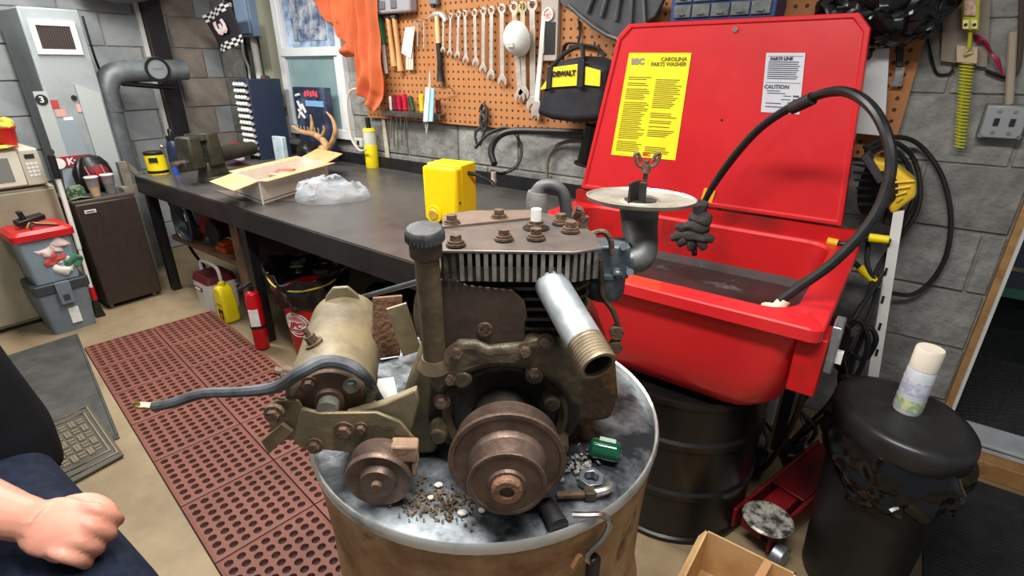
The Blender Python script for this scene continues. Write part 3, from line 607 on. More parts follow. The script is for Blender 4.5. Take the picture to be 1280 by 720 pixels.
# left side casting shoulder sloping from filler tube to base, flywheel housing behind
S().prism([(-.175, .0), (-.115, .0), (-.10, .20), (-.118, .215), (-.135, .17), (-.162, .10)], (0, EY+.105, DZ+.004), (1, 0, 0), (0, 0, 1), .075).build('side_casting', khaki, en, bevel=.012, bseg=3)
S().cyl((-.03, EY+.245, DZ+.14), (-.03, EY+.30, DZ+.14), .138, .134, n=48).build('blower_housing', khaki, en, bevel=.006)
S()._ring([(.134, 0), (.146, 0), (.146, .012), (.134, .012)], (-.03, EY+.235, DZ+.14), (0, 1, 0), 48).build('housing_rim', cast, en)
p = SZ(482, 395, DZ+.19); S().box(p+V((0, .0, -.02)), (.045, .006, .105), (0, .12, .5)).build('shroud_flap', pm('flaky_brown', (104, 72, 52), (132, 104, 80), rough=.7, scale=30, bump=.4), en)
p = SZ(505, 405, DZ+.19); S().box(p+V((0, 0, -.01)), (.03, .005, .085), (0, -.2, .3)).build('shroud_flap', khaki, en)
a = SD(440, 375, EY+.34); b = SD(530, 350, EY+.16); S().cyl(a, b, .005, n=10).build('control_rod', pm('rod_grey', (92, 98, 100), (70, 74, 76), rough=.4, metal=.6, scale=30), en)
# ================================================================== starter generator
sg = sthing('starter_generator', 'dented tan cylindrical starter motor with a frayed cable beside the engine', 'starter motor', (-.2, .72, DZ))
s0 = SZ(413, 497, 1.075); s1 = SZ(436, 398, 1.085); ax = (s1-s0).normalized(); Ls = (s1-s0).length
body = S().lathe([(.040, -.004), (.056, .0), (.0605, .006), (.0605, .045), (.0615, .048), (.0605, .051), (.0605, Ls-.02), (.055, Ls-.006), (.04, Ls), (0, Ls)], s0, ax, 44).build('motor_housing', khaki, sg)
S().lathe([(0, -.014), (.02, -.014), (.022, -.008), (.046, -.006), (.050, 0), (.05, .004)], s0, ax, 36).build('end_plate', pm('end_brown', (98, 72, 58), (74, 56, 48), rough=.55, metal=.3, scale=24, bump=.15), sg)
S().cyl(s0-ax*.03, s0, .0145, n=20).build('shaft_end', greym, sg)
u = V((0, 0, 1)); rt = ax.cross(u).normalized(); up_ = rt.cross(ax)
for a_ in (.6, 2.2, 3.6): q = s0+(rt*math.cos(a_)+up_*math.sin(a_))*.038-ax*.006; bolt(S(), q, -ax, .0075, .008).build('end_bolt', greym if a_ < 1 else rustb, sg)
q = s1+up_*.045-ax*.03
S().prism([(-.030, 0), (.030, 0), (.026, .018), (.012, .034), (-.012, .034), (-.026, .018)], q, rt, up_, .007).build('mounting_ear', khaki, sg, bevel=.002)
q = SZ(392, 437, 1.13); qq = s0+ax*.055+(up_*.9-rt*.35).normalized()*.06
b = S(); dirn = (up_*.9-rt*.35).normalized(); b.cyl(qq, qq+dirn*.004, .013, n=16).cyl(qq, qq+dirn*.016, .008, n=6).cyl(qq, qq+dirn*.030, .004, n=10).build('terminal_stud', rustb, sg)
qq = s0+ax*.03+(up_*.4-rt*.9).normalized()*.06; dirn = (up_*.4-rt*.9).normalized()
S().cyl(qq, qq+dirn*.012, .011, n=6).cyl(qq, qq+dirn*.022, .006, n=10).ell(qq+dirn*.008+V((0, 0, -.015)), .009).build('terminal_stud', rustb, sg)
cm = pm('cable_grey', (74, 78, 84), (46, 48, 52), rough=.5, scale=14, lo=.4, hi=.6)
cpts = [(192, 508, .62), (215, 504, .62), (255, 492, .62), (300, 490, .61), (345, 484, .60), (375, 466, .62), (405, 452, .66), (435, 456, .68), (458, 472, .68), (470, 492, .68), (478, 505, .685)]
def over_cyl(px, py, r_):
    o_ = V((0, 0, H)); d_ = STI@ray(px, py); oc = o_-s0; dp = d_-ax*d_.dot(ax); op = oc-ax*oc.dot(ax)
    A_, B_, C_ = dp.dot(dp), 2*dp.dot(op), op.dot(op)-r_*r_; D2 = B_*B_-4*A_*C_
    return o_+d_*((-B_-math.sqrt(D2))/(2*A_)) if D2 > 0 else None
CP = []
for p in cpts:
    q_ = over_cyl(p[0], p[1], .069); CP.append(q_ if q_ is not None and 350 < p[0] < 470 else SD(*p))
S().tube(CP, [.0075]*4+[.0086]*4+[.0068]*3, n=10).build('battery_cable', cm, sg)
ce = CP[0]; S().box(ce+V((-.012, 0, .001)), (.022, .012, .004), (0, .2, .2)).box(ce+V((-.022, -.002, .006)), (.010, .003, .006), (0, -.4, 0)).tube([ce, ce+V((.012, 0, .003)), ce+V((.02, 0, .009))], .004).build('cable_lug', pm('brass', (176, 150, 104), (120, 104, 80), rough=.4, metal=.8, scale=50), sg)
# belt-tension bracket with idler pulley
br = sthing('idler_bracket', 'grimy green-brown bracket arm with a rusty idler pulley before the starter motor', 'bracket', (-.17, .57, DZ))
brm = pm('bracket_green', (104, 98, 78), (132, 112, 82), rough=.45, metal=.35, scale=14, lo=.38, hi=.62, bump=.2, col3=(84, 92, 84))
YK = .575
def K(px, py, d=YK): return SD(px, py, d)
def plate_px(pts, d, th): 
    q = [SD(x, y, d) for x, y in pts]; m_ = S(); n = len(q)
    return m_.add(q+[p+V((0, th, 0)) for p in q], [tuple(range(n)), tuple(range(2*n-1, n-1, -1))]+[(i, n+i, n+(i+1) % n, (i+1) % n) for i in range(n)])
plate_px([(376, 511), (400, 517), (470, 516), (500, 528), (520, 552), (505, 572), (470, 570), (430, 565), (375, 560), (366, 550)], YK, .006).build('arm_plate', brm, br, bevel=.0015)
plate_px([(338, 506), (345, 500), (372, 502), (378, 512), (370, 548), (352, 552), (336, 535)], YK+.012, .006).build('arm_tab', brm, br, bevel=.0015)
plate_px([(326, 552), (352, 530), (366, 540), (336, 568)], YK+.004, .006).build('arm_finger', brm, br, bevel=.001)
plate_px([(430, 518), (478, 505), (520, 487), (524, 500), (514, 545), (490, 530), (460, 528)], YK+.012, .014).build('arm_web', khaki, br, bevel=.003)
for px, py, r in ((343, 517, .009), (431, 538, .010), (394, 556, .008), (452, 534, .006)):
    p = K(px, py); S().cyl(p+V((0, .004, 0)), p+V((0, -.003, 0)), r*1.5, n=18).cyl(p, p+V((0, -.010, 0)), r, n=6).build('bracket_bolt', rustb, br)
p = K(506, 562, YK-.014); S().box(p, (.036, .022, .026), (0, .1, .1)).build('stop_block', pm('tan_block', (152, 124, 100), (124, 98, 78), rough=.6, scale=30, bump=.2), br, bevel=.003)
S().box(p+V((.012, .0, -.024)), (.008, .016, .03), (0, .15, .1)).build('stop_tab', _M['tan_block'], br, bevel=.002)
ic = K(472, 603, YK-.045)
idl = S().lathe([(.0, -.004), (.022, -.004), (.026, .004), (.038, .004), (.0425, .001), (.0445, .004), (.0445, .008), (.034, .018), (.034, .021), (.0445, .031), (.0435, .036), (.02, .036), (0, .036)], ic, (0, 1, .05), 44).build('idler_pulley', pulm, br)
S().cyl(ic+V((0, .002, 0)), ic+V((0, -.012, 0)), .0085, .007, n=16).build('idler_bolt', rustb, idl)
S().cyl(ic+V((0, .03, 0)), V((ic.x, YK+.002, ic.z+.004)), .007, n=12).build('idler_axle', rustb, br)
# ================================================================== left corner of the shop
galvd = pm('dusty_duct', (132, 138, 142), (104, 110, 114), rough=.5, metal=.4, scale=7, bump=.05)
fum = pm('furnace_grey', (150, 158, 160), (128, 136, 140), rough=.5, scale=3, metal=.15)
fu = thing('furnace', 'tall grey sheet-metal furnace with a louvred return grille', 'furnace', (-4.75, 1.12, 0))
MB().bb((-5.0, 1.035, 0), (-4.5, 1.345, 1.84)).build('cabinet', fum, fu, bevel=.01)
MB().quad([(-4.497, 1.20, .62), (-4.497, 1.325, .62), (-4.497, 1.325, 1.34), (-4.497, 1.20, 1.40)], .02).build('side_panel', pm('fur_light', (166, 172, 172), rough=.5), fu)
MB().quad([(-4.497, .975, .9), (-4.497, 1.045, .9), (-4.497, 1.045, 1.36), (-4.497, .975, 1.36)], .02).build('side_panel', _M['fur_light'], fu)
MB().quad([(-4.497, .96, .62), (-4.497, 1.19, .62), (-4.497, 1.14, 1.18), (-4.497, 1.03, 1.18)], .015).build('lower_cowl', pm('fur_blue', (138, 150, 158), rough=.45), fu)
gy0, gy1, gz0, gz1 = 1.065, 1.30, 1.575, 1.77
MB().bb((-4.5, gy0, gz0), (-4.485, gy1, gz0+.03)).bb((-4.5, gy0, gz1-.03), (-4.485, gy1, gz1)).bb((-4.5, gy0, gz0+.031), (-4.485, gy0+.03, gz1-.031)).bb((-4.5, gy1-.03, gz0+.031), (-4.485, gy1, gz1-.031)).build('grille_frame', whitep, fu)
MB().bb((-4.499, gy0+.02, gz0+.02), (-4.495, gy1-.02, gz1-.02)).build('grille_backing', pm('grille_dark', (38, 34, 34), rough=.8), fu)
for i in range(13):
    y = gy0+.04+i*.0129
    MB().box((-4.49, y, (gz0+gz1)/2), (.010, .004, gz1-gz0-.06), (0, 0, .5)).build('louvre', pm('louvre_brown', (76, 66, 62), rough=.6), fu)
for y, z, h_, wd, m in ((1.07, 1.28, .05, .04, (172, 60, 60)), (1.085, 1.225, .045, .055, (200, 150, 140)), (1.115, 1.18, .035, .05, (222, 220, 214)), (1.205, 1.25, .05, .055, (205, 160, 150))):
    MB().box((-4.4985+.002, y, z), (.003, wd, h_)).build('sticker', pm('stk%d' % int(z*1000), m, rough=.6), fu)
MB().cyl((-4.5, 1.18, 1.315), (-4.49, 1.18, 1.315), .016, n=14).build('knob', black_m, fu)
c = V((-4.474, 1.005, 1.31)); MB().cyl(c, c+V((.002, 0, 0)), .032, n=24).build('number_sticker', ink, fu); text('3', c+V((.004, 0, 0)), (0, 1, 0), (0, 0, 1), .052, paper, fu, bold=.001)
MB().bb((-4.485, .965, .885), (-4.475, 1.16, .955)).build('banner', pm('banner_red', (150, 24, 40), rough=.5), fu)
text('Kwal', (-4.472, 1.09, .92), (0, 1, 0), (0, 0, 1), .06, paper, fu, bold=.002); MB().cyl((-4.476, .985, .915), (-4.471, .985, .915), .035, n=20).build('banner_emblem', paper, fu)
# exhaust flue pipe with damper
fl = thing('flue_pipe', 'grey flue pipe with an elbow and round damper plate on the left wall', 'pipe', (-4.8, 1.45, 0))
MB().tube([(-4.76, 1.44, .0), (-4.76, 1.44, .9), (-4.76, 1.445, 1.25), (-4.76, 1.455, 1.36), (-4.76, 1.52, 1.45), (-4.76, 1.65, 1.47), (-4.76, 2.02, 1.48)], .075, n=20, k=4).build('pipe', galvd, fl)
MB().tube([(-4.76, 1.62, 1.47), (-4.76, 1.63, 1.471)], .079, n=20, k=1).tube([(-4.76, 1.447, 1.2), (-4.76, 1.447, 1.215)], .079, n=20, k=1).build('joint_band', galvd, fl)
c = V((-4.68, 1.79, 1.485)); MB().cyl(c+V((-.07, 0, 0)), c, .088, n=28).build('damper_collar', galvd, fl); MB()._ring([(.07, 0), (.086, 0), (.086, .012), (.07, .012)], c, (1, 0, 0), 28).build('damper_ring', black_m, fl); MB().cyl(c, c+V((.006, 0, 0)), .066, n=28).box(c+V((.008, 0, .02)), (.004, .07, .03)).build('damper_face', fum, fl)
MB().cyl((-4.75, 1.56, 1.39), (-4.75, 1.9, 1.35), .018).build('sensor_tube', black_m, fl)
tag(MB().tube([(-4.85, 1.50, 2.16), (-4.85, 1.7, 2.10), (-4.8, 1.88, 2.14), (-4.8, 1.95, 2.3), (-4.8, 1.96, 2.6)], .17, n=24, k=5).build('ceiling_duct', galvd), 'round grey sheet-metal duct bending up to the ceiling', 'duct')
tag(MB().tube([WX(103, 20, -4.9), WX(118, 70, -4.9), WX(128, 95, -4.95)], .008).build('wall_cable', black_m), 'thin black cable running down beside the furnace', 'cable')
# beige cabinet, microwave
bg = pm('beige_enamel', (152, 144, 122), (132, 124, 104), rough=.5, scale=3)
cab = thing('storage_cabinet', 'beige metal cabinet under the microwave', 'cabinet', (-4.38, .6, 0))
MB().bb((-4.62, .30, .03), (-4.17, .86, .835)).build('body', bg, cab, bevel=.008)
MB().bb((-4.17, .32, .05), (-4.152, .85, .82)).build('door', bg, cab, bevel=.006); MB().bb((-4.152, .34, .5), (-4.135, .36, .64)).build('handle', steel, cab)
MB().bb((-4.6, .32, 0), (-4.2, .84, .03)).build('plinth', black_m, cab)
mw = thing('microwave', 'old cream microwave oven on the beige cabinet', 'microwave', (-4.35, .6, .835))
MB().bb((-4.55, .36, .845), (-4.16, .835, 1.06)).build('body', pm('cream', (186, 182, 162), rough=.45), mw, bevel=.008)
MB().bb((-4.16, .37, .855), (-4.145, .74, 1.05)).build('door', pm('cream_d', (206, 202, 186), rough=.4), mw, bevel=.006)
MB().bb((-4.145, .40, .885), (-4.142, .69, 1.02)).build('window', pm('mw_glass', (120, 122, 116), rough=.15), mw)
MB().bb((-4.16, .742, .855), (-4.147, .832, 1.05)).build('control_panel', pm('panel_cream', (178, 172, 154), rough=.5), mw)
MB().bb((-4.147, .765, 1.005), (-4.144, .81, 1.03)).build('display', ink, mw)
for i in range(4):
    for j in range(3): MB().box((-4.146, .768+j*.019, .975-i*.022), (.003, .013, .014)).build('button', whitep, mw)
for y in (.4, .8): MB().box((-4.35, y, .8415), (.3, .03, .012)).build('foot', black_m, mw)
rc = thing('plastic_cup', 'red plastic tub on top of the microwave', 'tub', WX(14, 190, -4.25)); b0 = V((-4.28, .73, 1.062))
MB().lathe([(.05, 0), (.065, .11), (.069, .115), (.065, .113), (.048, .006), (0, .006)], b0, n=24).build('tub_wall', redp, rc)
MB()._ring([(.064, .108), (.071, .108), (.071, .118), (.064, .118)], b0, (0, 0, 1), 24).build('lip', redp, rc)
tag(MB().ell(b0+V((0, 0, .13)), (.07, .06, .035)).jitter(.035, 22).build('cleaning_cloth', pm('cloth_lime', (190, 190, 60), (120, 120, 70), rough=.9, scale=20), sub=1), 'crumpled yellow-green cloth in the red tub', 'cloth')
tag(MB().grid(9, 7, lambda s, t: V((-4.22+.10*s, .60+.16*t, 1.064+.03*(noise.noise(V((s*4, t*4, 3)))+.5)))).build('dust_cloth', _M['cloth_lime'], solid=.004, sub=1), 'yellow-green dust cloth lying on the microwave', 'cloth')
# dark shelf clutter behind the microwave
dk = thing('wall_shelf', 'dark wall shelf left of the furnace', 'shelf', (-4.9, .6, 1.1))
MB().bb((-5.1, .3, 1.15), (-4.75, .86, 1.18)).build('board', woodd, dk); MB().bb((-5.1, .3, 1.62), (-4.7, .88, 1.67)).build('board', pm('grey_board', (128, 130, 130), rough=.6), dk); MB().bb((-5.105, .3, 1.18), (-5.09, .86, 1.62)).build('back_panel', black_m, dk)
tag(MB().lathe([(.025, 0), (.04, .02), (.045, .06), (.03, .09), (.018, .10), (.018, .12), (0, .12)], (-4.85, .80, 1.18), n=18).build('glass_bulb', pm('clear_glass', (220, 225, 225), rough=.08, trans=.7)), 'small clear glass jar on the dark shelf', 'jar')
tag(MB().tube([(-4.85, .45, 1.22), (-4.82, .6, 1.24), (-4.8, .74, 1.23)], .035, n=12).build('hose_piece', black_m), 'short thick black hose lying on the dark shelf', 'hose')
# brown mini fridge
fg = thing('mini_fridge', 'dark brown compact fridge with a small badge', 'fridge', (-4.25, 1.06, 0))
brn = pm('brown_fridge', (46, 34, 30), (54, 41, 36), rough=.5, scale=30, bump=.03)
MB().bb((-4.46, .90, .025), (-4.08, 1.225, .72)).build('body', brn, fg, bevel=.006)
MB().bb((-4.08, .898, .03), (-4.045, 1.227, .715)).build('door', brn, fg, bevel=.008)
MB().bb((-4.47, .893, .715), (-4.06, 1.232, .735)).build('top', pm('fridge_top', (74, 68, 60), rough=.4), fg, bevel=.004)
MB().bb((-4.045, .935, .655), (-4.04, .995, .675)).build('badge', whitep, fg); MB().box((-4.039, .965, .665), (.002, .044, .006)).build('badge_print', ink, fg)
for y in (.93, 1.19):
    for x in (-4.43, -4.1): MB().cyl((x, y, 0), (x, y, .026), .014, n=10).build('foot', galv, fg)
# things on the fridge
FT = .735
def cup(x, y, fill, fm, label, h_=.12):
    t = thing('drink_cup', label, 'cup', (x, y, FT), 'plastic cups on the fridge')
    MB().lathe([(.026, 0), (.036, h_), (.038, h_+.003), (.0345, h_), (.0245, .003), (0, .003)], (x, y, FT), n=22).build('cup_wall', pm('clear_cup', (225, 222, 226), rough=.12, trans=.6, alpha=.3), t)
    MB().lathe([(.0240, .004), (.0245+.009*fill, h_*fill), (0, h_*fill)], (x, y, FT), n=20).build('drink', fm, t)
    MB().lathe([(.039, h_), (.039, h_+.006), (.033, h_+.010), (0, h_+.010)], (x, y, FT), n=22).build('lid', pm('lid_clear', (226, 220, 226), rough=.2, trans=.3), t)
    MB().cyl((x, y, FT+h_), (x-.01, y-.012, FT+h_+.07), .0035, n=8).build('straw', pm('straw_pink', (200, 110, 110), rough=.5), t)
cup(-4.12, 1.04, .45, pm('orange_drink', (206, 150, 60), rough=.3), 'clear plastic cup of orange drink with straw on the fridge')
cup(-4.14, 1.13, .55, pm('cola', (30, 16, 16), rough=.2), 'clear plastic cup of dark drink with straw on the fridge')
bp = thing('tool_backpack', 'black rounded bag with red lining on the fridge', 'bag', (-4.33, 1.11, FT))
MB().lathe([(.085, 0.012), (.105, .03), (.108, .12), (.095, .18), (.06, .22), (0, .235)], (-4.34, 1.115, FT), n=24).jitter(.012, 9).build('bag_shell', black_m, bp)
MB().ell((-4.255, 1.125, FT+.11), (.045, .065, .07)).build('bag_lining', pm('dark_red', (96, 18, 28), rough=.7), bp); MB().cyl((-4.21, 1.11, FT+.13), (-4.195, 1.11, FT+.13), .018, n=16).build('red_button', redp, bp)
MB().tube([(-4.3, 1.0, FT+.02), (-4.23, 1.005, FT+.08), (-4.24, 1.02, FT+.17), (-4.3, 1.06, FT+.22)], .012).build('strap', black_m, bp)
cpb = thing('camo_cap', 'dark green camouflage cap on the fridge edge', 'cap', (-4.16, .96, FT))
cmo = pm('camo', (46, 58, 44), (120, 140, 110), rough=.85, scale=45, lo=.5, hi=.55, col3=(30, 34, 30))
MB().lathe([(.055, 0), (.058, .02), (.05, .055), (.03, .075), (0, .082)], (-4.18, .955, FT+.002), n=22).jitter(.01, 20).build('crown', cmo, cpb)
MB().grid(10, 5, lambda s, t: V((-4.13+.05*t, .90+.11*s, FT+.006+.008*math.sin(PI*s)))).build('brim', cmo, cpb, solid=.004)
tag(MB().bb((-4.2, 1.19, FT), (-4.1, 1.225, FT+.022)).bb((-4.19, 1.192, FT+.022), (-4.11, 1.222, FT+.03)).build('stick_bundle', pm('grey_wood', (128, 120, 106), (100, 94, 84), rough=.8, scale=20)), 'small grey wooden blocks on the fridge corner', 'wood block')
# grey timber brace right of the fridge
gt = thing('timber_brace', 'weathered grey timber post with a diagonal brace beside the fridge', 'brace', (-4.33, 1.29, 0))
MB().bb((-4.36, 1.262, 0), (-4.31, 1.315, .90)).build('post', _M['grey_wood'], gt); MB().quad([(-4.32, 1.315, .90), (-4.32, 1.315, .84), (-4.32, 1.42, .70), (-4.32, 1.42, .74)], .03).build('diagonal', _M['grey_wood'], gt); MB().bb((-4.35, 1.315, .70), (-4.31, 1.43, .74)).build('ledge', _M['grey_wood'], gt)
tag(MB().tube([(-4.34, 1.40, .8), (-4.3, 1.47, .72), (-4.3, 1.52, .5), (-4.33, 1.58, .2), (-4.36, 1.66, .012)], .012).build('drain_hose', black_m), 'black drain hose dropping behind the bench leg', 'hose')
# broom pole
pa, pb = WX(62, 190, -4.02), WX(114, 363, -4.0); pb.z = .03
po = thing('broom', 'white extension pole with black cap and red collar leaning by the fridge', 'pole', pb)
MB().cyl(pb.lerp(pa, .42), pb.lerp(pa, .86), .014, n=12).build('upper_tube', whitep, po); MB().cyl(pb.lerp(pa, .16), pb.lerp(pa, .43), .011, n=12).build('lower_tube', whitep, po)
MB().cyl(pb.lerp(pa, .08), pb.lerp(pa, .17), .016, n=12).build('red_collar', redp, po); MB().cyl(pb.lerp(pa, .85), pb.lerp(pa, .98), .020, n=12).build('grip', black_m, po)
MB()._ring([(.016, -.004), (.022, -.004), (.022, .004), (.016, .004)], pa, (1, 0, .2), 16).build('hanging_loop', black_m, po); MB().box(pb+V((0, 0, .03)), (.06, .05, .11), None, .5).build('brush', black_m, po)
# two stacked totes
gb = thing('storage_tote', 'grey plastic storage bin with a latch under the red-lidded tote', 'storage bin', (-3.99, .68, 0))
gp = pm('grey_tote', (112, 120, 128), (98, 106, 114), rough=.45, scale=5)
def tote(par, y0, y1, x0, x1, z0, z1, m, tp=.02):
    mb = MB(); loft(mb, [rrect(x0+tp, x1-tp, y0+tp, y1-tp, .02, z0), rrect(x0, x1, y0, y1, .02, z1)], cap0=True, cap1=True); return mb.build('tub', m, par)
tote(gb, .55, .80, -4.12, -3.87, 0, .27, gp); mb = MB(); loft(mb, [rrect(-4.13, -3.86, .54, .81, .02, .265), rrect(-4.13, -3.86, .54, .81, .02, .325)], cap0=True, cap1=True); mb.build('lid', pm('dark_lid', (54, 58, 62), rough=.45), gb, bevel=.006)
MB().bb((-3.86, .64, .19), (-3.842, .71, .33)).build('latch', gp, gb, bevel=.004); MB().bb((-3.842, .66, .215), (-3.838, .69, .25)).build('latch_button', _M['dark_lid'], gb)
MB().bb((-3.888+.004, .665, .05), (-3.88+.006, .715, .15)).build('paper_label', paper, gb)
rt_ = thing('clear_tote', 'clear plastic tote of clothes with a red lid on the grey bin', 'storage bin', (-3.99, .68, .325))
tote(rt_, .55, .80, -4.12, -3.87, .327, .60, pm('clear_tub', (160, 178, 190), (140, 158, 172), rough=.2, trans=.25, scale=4, alpha=.9))
mb = MB(); loft(mb, [rrect(-4.14, -3.85, .53, .82, .03, .595), rrect(-4.14, -3.85, .53, .82, .03, .63), rrect(-4.12, -3.87, .55, .80, .03, .648)], cap0=True, cap1=True); mb.build('lid', redp, rt_)
for i, (y, z, cc_) in enumerate([(.66, .52, (225, 205, 200)), (.73, .54, (214, 190, 186)), (.69, .46, (190, 80, 70)), (.74, .42, (180, 190, 186)), (.71, .40, (226, 222, 214)), (.77, .43, (70, 120, 96))]):
    MB().ell((-3.884+(z-.4)*.04, y, z), (.012, .052, .042), n=24, m=14).jitter(.022, 30, i).build('folded_cloth', pm('fab%d' % i, cc_, rough=.9), rt_, sub=1)
lc = thing('ratchet_strap', 'black ratchet strap heaped on the red tote lid', 'strap', (-3.98, .67, .648))
MB().box((-3.98, .66, .69), (.05, .14, .03), (.1, .2, .3)).box((-3.97, .63, .715), (.03, .025, .07), (.2, 0, .1)).build('ratchet', black_m, lc, bevel=.004)
for i in range(5): MB().tube([(-4.06+.04*i, .60+.01*i, .652), (-4.0+.02*i, .65, .668+.004*i), (-3.95, .72-.01*i, .664), (-3.92+.01*i, .76, .652)], .005, n=6).build('strap_loop', pm('strap_%d' % (i % 3), [(170, 150, 60), (60, 30, 40), (150, 90, 110)][i % 3], rough=.8), lc)
# ================================================================== things on the back wall
# window
wn_ = bpy.data.objects.new('window_1', None); C.objects.link(wn_); wn_.location = (-3.74, YB, 1.0); TM['window_1'] = Matrix.Translation(wn_.location); struct(wn_)
wx0, wx1, wz0, wz1 = -4.14, -3.34, 1.0, 2.35
wf = pm('window_white', (226, 228, 230), (212, 214, 216), rough=.4, scale=3)
fr = MB()
for a, b in (((wx0, wz0), (wx1, wz0+.07)), ((wx0, wz1-.06), (wx1, wz1)), ((wx0, wz0+.071), (wx0+.07, wz1-.061)), ((wx1-.06, wz0+.071), (wx1, wz1-.061))): fr.bb((a[0], YB-.035, a[1]), (b[0], YB+.02, b[1]))
fr.build('window_frame', wf, wn_, bevel=.004)
MB().bb((wx0+.05, YB-.045, 1.575), (wx1-.05, YB+.01, 1.635)).build('meeting_rail', wf, wn_, bevel=.004)
MB().bb((wx0+.07, YB-.03, 1.62), (wx0+.115, YB+.0, wz1)).build('sash_stile', wf, wn_); MB().bb((wx1-.10, YB-.03, wz0+.07), (wx1-.06, YB+0, 1.58)).build('sash_stile', wf, wn_)
def pane(nm, c1, c2, s, e):
    m = pm(nm, c1, c2, rough=.12, scale=s, lo=.38, hi=.62, detail=3); b = m.node_tree.nodes['Principled BSDF']
    src = b.inputs['Base Color'].links[0].from_socket; m.node_tree.links.new(src, b.inputs['Emission Color']); b.inputs['Emission Strength'].default_value = e; return m
MB().bb((wx0+.06, YB-.008, wz0+.06), (wx1-.06, YB+.004, 1.58)).build('pane', pane('pane_teal', (112, 136, 138), (124, 146, 148), 3, .25), wn_)
MB().bb((wx0+.06, YB-.008, 1.62), (wx1-.06, YB+.004, wz1-.05)).build('pane', pane('pane_frost', (92, 112, 140), (168, 186, 204), 6, .3), wn_)
# snapshot poster inside the upper pane
tag(MB().bb((-3.93, YB-.014, 1.68), (-3.52, YB-.009, 2.1)).build('window_poster', pm('poster_blue', (84, 100, 130), (196, 200, 208), rough=.3, scale=11, lo=.42, hi=.62)), 'faded blue-and-white poster taped inside the upper window pane', 'poster')
# electrical panel and conduits
ep = thing('breaker_panel', 'blue-grey electrical breaker panel beside the window', 'electrical panel', (-4.43, 2.43, 1.7))
MB().bb((-4.62, 2.36, 1.72), (-4.26, 2.495, 2.35)).build('box', pm('panel_blue', (126, 148, 176), (112, 134, 160), rough=.45, scale=4), ep, bevel=.006)
MB().bb((-4.60, 2.345, 1.74), (-4.28, 2.36, 2.33)).build('door', pm('panel_blue2', (140, 162, 190), rough=.4), ep, bevel=.004)
MB().bb((-4.57, 2.34, 1.83), (-4.45, 2.346, 2.06)).build('breaker_window', ink, ep)
for z in (1.86, 1.93, 2.0): MB().bb((-4.55, 2.336, z), (-4.47, 2.341, z+.03)).build('breaker', whitep, ep)
MB().cyl((-4.42, 2.44, 1.30), (-4.42, 2.44, 1.72), .028, n=14).build('white_conduit', whitep, ep)
MB().tube([(-4.55, 2.42, 1.72), (-4.56, 2.41, 1.6), (-4.50, 2.40, 1.5), (-4.54, 2.42, 1.38), (-4.50, 2.43, 1.3)], .010).build('wire', whitep, ep); MB().cyl((-4.60, 2.45, 1.25), (-4.60, 2.45, 1.72), .02, n=12).build('black_conduit', black_m, ep)
MB().bb((-4.56, 2.40, 1.24), (-4.35, 2.495, 1.32)).build('junction_box', pm('jbox', (150, 152, 150), rough=.5), ep); MB().bb((-4.30, 2.42, 1.2), (-4.18, 2.495, 2.3)).build('cable_board', pm('pale_green_board', (150, 152, 132), rough=.7), ep)
for z in (1.35, 1.42): MB().cyl((-4.26, 2.42, z), (-4.22, 2.35, z), .02).build('hook_stub', pm('rust_stub', (100, 70, 50), rough=.7), ep)
# chequered flag hanging in the corner
fl_ = thing('racing_flag', 'small black and white chequered flag with a red-outlined numeral', 'flag', WY(290, 66, 2.2))
q = [WY(253, 20, 2.2), WY(285, 1, 2.15), WY(304, 52, 2.15), WY(278, 67, 2.2)]
def fq(s, t): p = q[0].lerp(q[1], s).lerp(q[3].lerp(q[2], s), t); return p+V((0, .012*math.sin(6*s+3*t), 0))
MB().grid(15, 19, fq).build('flag_cloth', pm('flag_black', (30, 28, 36), rough=.8), fl_, solid=.003)
ck = MB()
for i in range(8):
    for r0 in (0, 1, 2, 13, 14, 15):
        if (i+r0) % 2 == 0:
            ck.add([fq((i+a)/8, (r0+b)/16)+V((0, -.004, 0)) for a, b in ((0, 0), (1, 0), (1, 1), (0, 1))], [(0, 1, 2, 3)])
stuff(ck.build('white_checks', paper, fl_, flat=True))
uu = (q[1]-q[0]).normalized(); vv = (q[0]-q[3]).normalized()
text('3', fq(.52, .5)+V((0, -.016, 0)), -vv, uu, .26, pm('numeral_pink', (235, 190, 200), rough=.7), fl_, bold=.012); text('3', fq(.52, .5)+V((0, -.019, 0)), -vv, uu, .24, paper, fl_, bold=.002)
# orange shirts on the corner of the pegboard
om = pm('orange_cotton', (204, 104, 62), (188, 90, 52), rough=.9, scale=5, bump=.1)
def cloth(name, lab, px, Y, amp, f, seed):
    qq = [WY(x, y, Y) for x, y in px]; 
    def fn(s, t):
        k = t*(len(qq)//2-1); j = min(int(k), len(qq)//2-2); L0 = qq[j].lerp(qq[j+1], k-j); n2 = len(qq); R0 = qq[n2-1-j].lerp(qq[n2-2-j], k-j)
        p = L0.lerp(R0, s); return p+V((0, -amp*(.5+.5*math.sin(f*s*PI+seed+1.5*t))-amp*.5*noise.noise(V((s*5, t*5, seed))), 0))
    o = MB().grid(22, 24, fn).build(name, om, solid=.004, sub=1); return tag(o, lab, 'shirt', 'orange shirts by the window')
cloth('hanging_shirt', 'short orange shirt bunched on a hook over the window edge', [(396, -20), (398, 0), (412, 24), (428, 26), (432, 72), (448, 70), (446, 0), (446, -20)], 2.40, .05, 5, 0)
cloth('hanging_shirt', 'long orange shirt hanging to a point beside the pegboard', [(446, -20), (447, 40), (449, 72), (448, 108), (471, 142), (484, 125), (476, 60), (472, -20)], 2.38, .06, 5, 2)
